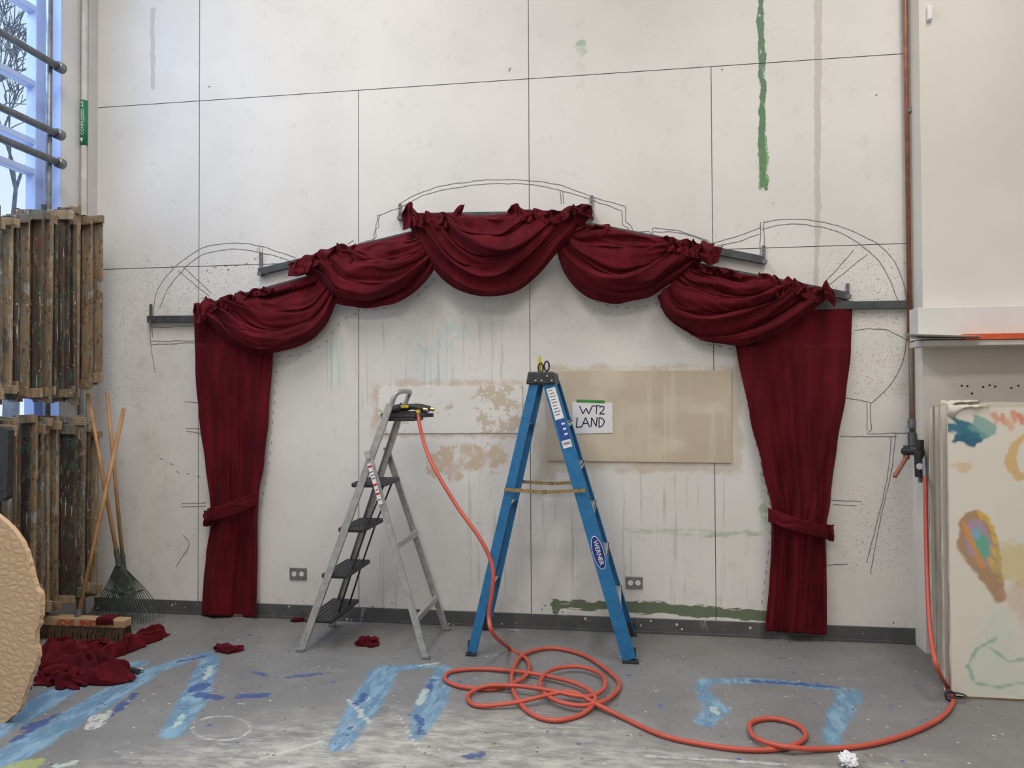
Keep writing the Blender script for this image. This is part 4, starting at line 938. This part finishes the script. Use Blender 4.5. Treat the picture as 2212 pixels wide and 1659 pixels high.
for tier,(pt,pb) in enumerate(((482,832),(915,1280))):
    g=['wooden frames on the upper rack','wooden frames on the lower rack'][tier]
    Yb=-0.28
    Xr=onY(220 if tier==0 else 208,600,Yb).x
    for i in range(13):
        Y=Yb-i*0.076+(rg.uniform(-.008,.008) if i else 0)
        dX=rg.uniform(-.09,.02) if i else 0
        f_=min(1,i/2.0)
        if tier==0:
            z1=onY(150,482-28*f_+rg.uniform(-8,16),Y).z;z0=onY(150,832+22*f_+rg.uniform(-10,12),Y).z
        else:
            z1=onY(150,915-14*f_+rg.uniform(-8,16),Y).z;z0=onY(200,1280,Yb).z+rg.uniform(-.04,.04)
        frame(XL+0.13+rg.uniform(-.04,.03),Xr+dX,Y,z0,z1,i+tier*2,g)
    for Y,xe in((-0.70,-0.10),(-1.235,0.06)):
        zz=onY(100,468 if tier==0 else 925,Y).z
        e=empty('rack_arm',(XL,Y,zz-0.1),label='black steel storage bracket holding the wooden frames',category='bracket',group='rack brackets')
        mb=MB();mb.beam((XL,Y-0.0,zz-0.03),(Xr+xe,Y-0.0,zz+0.02),0.055,0.014,(0,0,1));mb.box((Xr+xe-0.01,Y-.012,zz-0.01),(Xr+xe+0.015,Y+.012,zz+0.08));mk('bracket_arm',mb,steelg,e,bevel=0.003)
        mb=MB();mb.box((XL,Y-0.03,zz-0.35),(XL+0.02,Y+0.03,zz+0.06));mk('bracket_plate',mb,steelg,e)

# ------------------------------------------------------------ rakes and broom
def rake(hpt,spt,x0,x1,yb,Y,label):
    top=onY(*hpt,Y+0.05);s=onY(*spt,Y)
    e=empty('leaf_rake',s,label=label,category='rake',group='leaf rakes')
    mb=MB();mb.cyl(s,top,0.0125,12);mk('handle',mb,bwood,e,smooth=True)
    mb=MB();mb.cyl(s+(s-top).normalized()*0.06,s+(top-s).normalized()*0.06,0.017,12);mk('socket',mb,rakem,e)
    mb=MB();n=22;b0=s+(s-top).normalized()*0.05
    for i in range(n):
        k_=abs(2*i/(n-1)-1);px=x0+(x1-x0)*i/(n-1)
        q=onY(px,yb-22*k_*k_,Y-0.05);q.z=max(q.z,0.02)
        m1=b0.lerp(q,0.45);m1.x+=(q.x-b0.x)*0.04
        d_=(q-m1).normalized()
        mb.tube([b0+Vector(((i-n/2)*0.002,0,0)),m1+Vector((0,0.012,0)),q,q+d_*0.02+Vector((0,-0.02,-0.012))],0.0032,5)
    mk('tines',mb,rakem,e)
    mb=MB();f=0.5
    a=b0.lerp(onY(x0,yb-20,Y-.05),f);c=b0.lerp(onY(x1,yb-20,Y-.05),f);md=b0.lerp(onY((x0+x1)/2,yb,Y-.05),f);mb.beam(a,md,0.010,0.004,(0,0,1));mb.beam(md,c,0.010,0.004,(0,0,1));mk('tine_brace',mb,rakem,e)
rake((190,850),(254,1205),196,316,1344,-0.36,'leaf rake with worn wooden handle and dark metal tines')
rake((231,848),(266,1215),216,350,1340,-0.20,'leaf rake with pale wooden handle and dark fan of tines')
q=onZ(172,1378);Yh=q.y
e=empty('push_broom',(q.x,Yh,0),label='wide push broom with wooden block lettered in red',category='broom')
xl=onY(76,1350,Yh-0.03).x;xr=onY(270,1350,Yh-0.03).x
mb=MB();mb.box((xl,Yh-0.04,0.085),(xr,Yh+0.04,0.14));mk('broom_head',mb,pm('broom_block',(0.46,0.33,0.19),(0.37,0.26,0.14),10,0.6,0,0.1,40,(0.4,3,3)),e,bevel=0.008)
mb=MB()
for i in range(100):
    for jj in range(4):
        x=xl+0.008+(xr-xl-0.016)*i/99;y=Yh-0.03+jj*0.02
        mb.cyl((x,y,0.087),(x+rg.uniform(-.01,.01),y+(jj-1.5)*0.012+rg.uniform(-.005,.005),0.003),0.004,5,r1=0.0025)
mk('bristles',mb,bristle,e)
hb=Vector((onY(168,1338,Yh).x,Yh,0.135));ht=onY(268,882,-0.32)
mb=MB();mb.cyl(hb,ht,0.0135,12);mk('handle',mb,bwood,e,smooth=True)
mb=MB();mb.cyl(hb,hb+(ht-hb).normalized()*0.05,0.02,12);mk('handle_socket',mb,galv,e)
text_mesh('SCENE   SHOP',0.05,Vector((xl+(xr-xl)*0.5,Yh-0.0415,0.113)),(-1,0,0),(0,0,-1),redp,'broom_lettering',e,bold=0.015)

# ------------------------------------------------------------ fabric scraps
def scrap(name,path,w,h,sd,label,base=0.0,cat_='fabric'):
    pts=[onZ(p[0],p[1]) for p in path];ws=[p[2] for p in path]
    NU=44*len(path);q=resample(cat(pts,10),NU);rows=[];NC=56
    for i in range(NU):
        u=i/(NU-1);t=(q[min(i+1,NU-1)]-q[max(i-1,0)]).normalized();nrm=Vector((-t.y,t.x,0))
        fi=u*(len(ws)-1);k=min(int(fi),len(ws)-2);wd=w*(ws[k]+(ws[k+1]-ws[k])*(fi-k))
        wd*=(1+0.45*nz(u*5,sd))
        row=[]
        for j in range(NC):
            v=j/(NC-1)*2-1
            ed=max(0,1-abs(v)**4);ed*=min(1,u*8+.1,(1-u)*8+.1)
            wx=u*len(path)*0.9+0.5*nz(u*6,v*2,sd);wy=v*1.1+0.5*nz(u*5+9,v*2,sd)
            z=base+0.004+h*ed*(0.18+0.6*max(0,rid(wx,wy,sd))+0.25*max(0,rid(wx*2.0,wy*1.8,sd+4))+0.3*abs(nz(wx*.7,wy*.7,sd+8)))
            o=nrm*(v*wd*(1+0.35*nz(u*7,v*1.3,sd+6))+0.03*nz(u*9,v*3,sd+3))+t*(0.05*nz(u*7,v*3,sd+1))
            p=q[i]+o;row.append(Vector((p.x,p.y,z)))
        rows.append(row)
    mb=MB();mb.grid(rows);return mk(name,mb,velvet,smooth=True,solid=0.003,label=label,category=cat_)
scrap('fabric_scrap',[(70,1418,.7),(110,1416,1.0),(165,1432,.8),(225,1466,.8),(288,1470,.4)],0.14,0.12,1.7,'crumpled heap of dark red velvet offcuts on the floor')
scrap('fabric_scrap',[(78,1474,.6),(120,1468,1.1),(155,1478,.8),(178,1482,.4)],0.10,0.07,4.4,'crumpled dark red velvet piece beside the heap')
scrap('fabric_scrap',[(215,1435,.6),(250,1415,.7),(300,1393,.7),(355,1370,.6)],0.09,0.09,6.6,'long twisted dark red velvet offcut on the floor')
scrap('fabric_scrap',[(135,1414,.6),(180,1416,.8),(240,1404,.5)],0.08,0.09,8.1,'crumpled dark red velvet offcut near the broom')
scrap('fabric_scrap',[(474,1400,.5),(495,1408,.9),(520,1406,.5)],0.045,0.035,2.9,'small dark red fabric scrap lying on the floor')
scrap('fabric_scrap',[(770,1395,.5),(792,1392,1),(815,1394,.6)],0.045,0.045,3.9,'small folded dark red fabric scrap on the floor')
scrap('fabric_scrap',[(636,1342,.4),(648,1342,.5),(658,1340,.3)],0.03,0.02,5.9,'tiny dark red fabric scrap by the baseboard')
rows=[]
for i in range(20):
    row=[]
    for j in range(24):
        u=i/19;v=j/23;a=(v-0.5)*0.16
        y=Yh+max(-0.047,min(0.047,a));z=0.145-max(0,abs(a)-0.045)*1.0+0.012*abs(nz(u*3,v*4,2.0))
        row.append((onY(218+34*u*(1.1-0.3*v),1350,Yh).x+0.01*nz(v*3,u),y-0.004*(1 if a<0 else -1),z))
    rows.append(row)
mb=MB();mb.grid(rows);mk('fabric_scrap',mb,velvet,smooth=True,solid=0.003,label='dark red velvet scrap draped over the broom head',category='fabric')
a=onZ(262,1442,0.02);c=onZ(300,1450,0.02);mb=MB();mb.cyl(a,c,0.014,10);mb.cyl(a.lerp(c,.6),a.lerp(c,1.0)+Vector((0.01,0.03,0)),0.01,10,1);mk('hand_tool',mb,[blackp,alu],label='small black hand tool lying by the fabric heap',category='tool')
def ball(px,py,r,sd):
    c=onZ(px,py,r*0.8);mb=MB();rows=[]
    for i in range(17):
        th=math.pi*i/16;row=[]
        for j in range(25):
            ph=2*math.pi*(j%24)/24;d=Vector((math.sin(th)*math.cos(ph),math.sin(th)*math.sin(ph),math.cos(th)*0.7))
            row.append(c+d*r*(0.75+0.8*abs(noise.noise(d*3+Vector((sd,0,0))))))
        rows.append(row)
    mb.grid(rows);mk('crumpled_paper',mb,paper,label='crumpled white tissue lying on the floor',category='paper')
ball(1833,1640,0.04,2.0)

# ------------------------------------------------------------ foam cobble prop and black panel
Yf=onZ(10,1562).y
m,nt,b=newmat('tan_cobble_foam')
v=N(nt,'ShaderNodeTexVoronoi');v.feature='DISTANCE_TO_EDGE';v.inputs['Scale'].default_value=25
nn=N(nt,'ShaderNodeTexNoise');nn.inputs['Scale'].default_value=6;cc=coords(nt,(1,1,1.35))
mx=N(nt,'ShaderNodeMix',data_type='RGBA');mx.inputs[0].default_value=0.06;nt.links.new(cc,mx.inputs[6]);nt.links.new(cc,nn.inputs['Vector']);nt.links.new(nn.outputs[1],mx.inputs[7]);nt.links.new(mx.outputs[2],v.inputs['Vector'])
h=mr(nt,v.outputs['Distance'],0.0,0.35)
nt.links.new(mixc(nt,h,(0.57,0.40,0.25),(0.63,0.455,0.29)),b.inputs['Base Color']);b.inputs['Roughness'].default_value=0.8
bp=N(nt,'ShaderNodeBump');bp.inputs['Strength'].default_value=0.4;bp.inputs['Distance'].default_value=0.005;nt.links.new(h,bp.inputs['Height']);nt.links.new(bp.outputs[0],b.inputs['Normal'])
out=cat([Vector((x,y,0)) for x,y in[(-90,1110),(-30,1108),(0,1122),(32,1155),(50,1185),(62,1225),(72,1265),(85,1290),(82,1340),(72,1375),(78,1420),(64,1460),(50,1500),(40,1530),(22,1548),(0,1562),(-60,1563),(-110,1562)]],5)
mb=MB();mb.poly([onY(p.x+4*nz(p.y*.09,1),p.y,Yf) for p in out][::-1],0.03,(0,-1,0));
mk('cobblestone_prop',mb,m,label='tan carved foam cobblestone prop panel with ragged edge',category='stage prop',bevel=0.006)
Yk=Yf+0.25
mb=MB();a=onY(-60,1085,Yk)
mb.poly([onY(-70,920,Yk),onY(10,925,Yk),onY(17,930,Yk),onY(13,1075,Yk),onY(0,1082,Yk),onY(-70,1085,Yk)][::-1],0.04,(0,-1,0))
x5=onY(-30,1000,Yk).x;mb.cyl((x5,Yk+0.02,0.0),(x5,Yk+0.02,a.z+0.02),0.02,12);mb.box((x5-0.15,Yk-0.1,0),(x5+0.15,Yk+0.15,0.02))
mk('black_speaker_stand',mb,blackp,label='black boxed speaker on a stand behind the cobblestone prop',category='speaker',bevel=0.004)

# ------------------------------------------------------------ camera
cd=bpy.data.cameras.new('camera');cd.sensor_width=36;cd.sensor_fit='HORIZONTAL';cd.lens=F/2212*36;cd.clip_start=0.05
co=bpy.data.objects.new('camera',cd);M=R.to_4x4();M.translation=CAM;co.matrix_world=M;col.objects.link(co);scene.camera=co
# ------------------------------------------------------------ lights
def area(name,loc,rot,sx,sy,e,c):
    l=bpy.data.lights.new(name,'AREA');l.shape='RECTANGLE';l.size=sx;l.size_y=sy;l.energy=e;l.color=c
    o=bpy.data.objects.new(name,l);o.location=loc;o.rotation_euler=rot;col.objects.link(o)
LC=(1,0.955,0.895)
area('ceiling_light',(0.9,-2.6,5.7),(0,0,0),1.0,2.4,112,LC)
area('ceiling_light',(4.9,-2.6,5.7),(0,0,0),1.0,2.4,96,LC)
area('ceiling_light',(3.0,-6.0,5.7),(math.radians(-15),0,0),6,1.5,270,LC)
area('window_light',(XL-1.9,-1.4,6.6),(0,math.radians(-48),0),3.0,2.6,300,(0.40,0.62,1.0))
w=bpy.data.worlds.new('World');scene.world=w;w.use_nodes=True;nt=w.node_tree
bg=nt.nodes['Background'];tc=N(nt,'ShaderNodeTexCoord');sp=N(nt,'ShaderNodeSeparateXYZ');nt.links.new(tc.outputs['Generated'],sp.inputs[0])
nt.links.new(mixc(nt,mr(nt,sp.outputs[2],-0.1,0.7),(0.78,0.89,1.0),(0.5,0.72,1.0)),bg.inputs[0]);bg.inputs[1].default_value=1.05
try:
    scene.view_settings.view_transform='Standard'
except Exception as ex: print(ex)
for o in scene.objects:
    if '_abs' in o: del o['_abs']
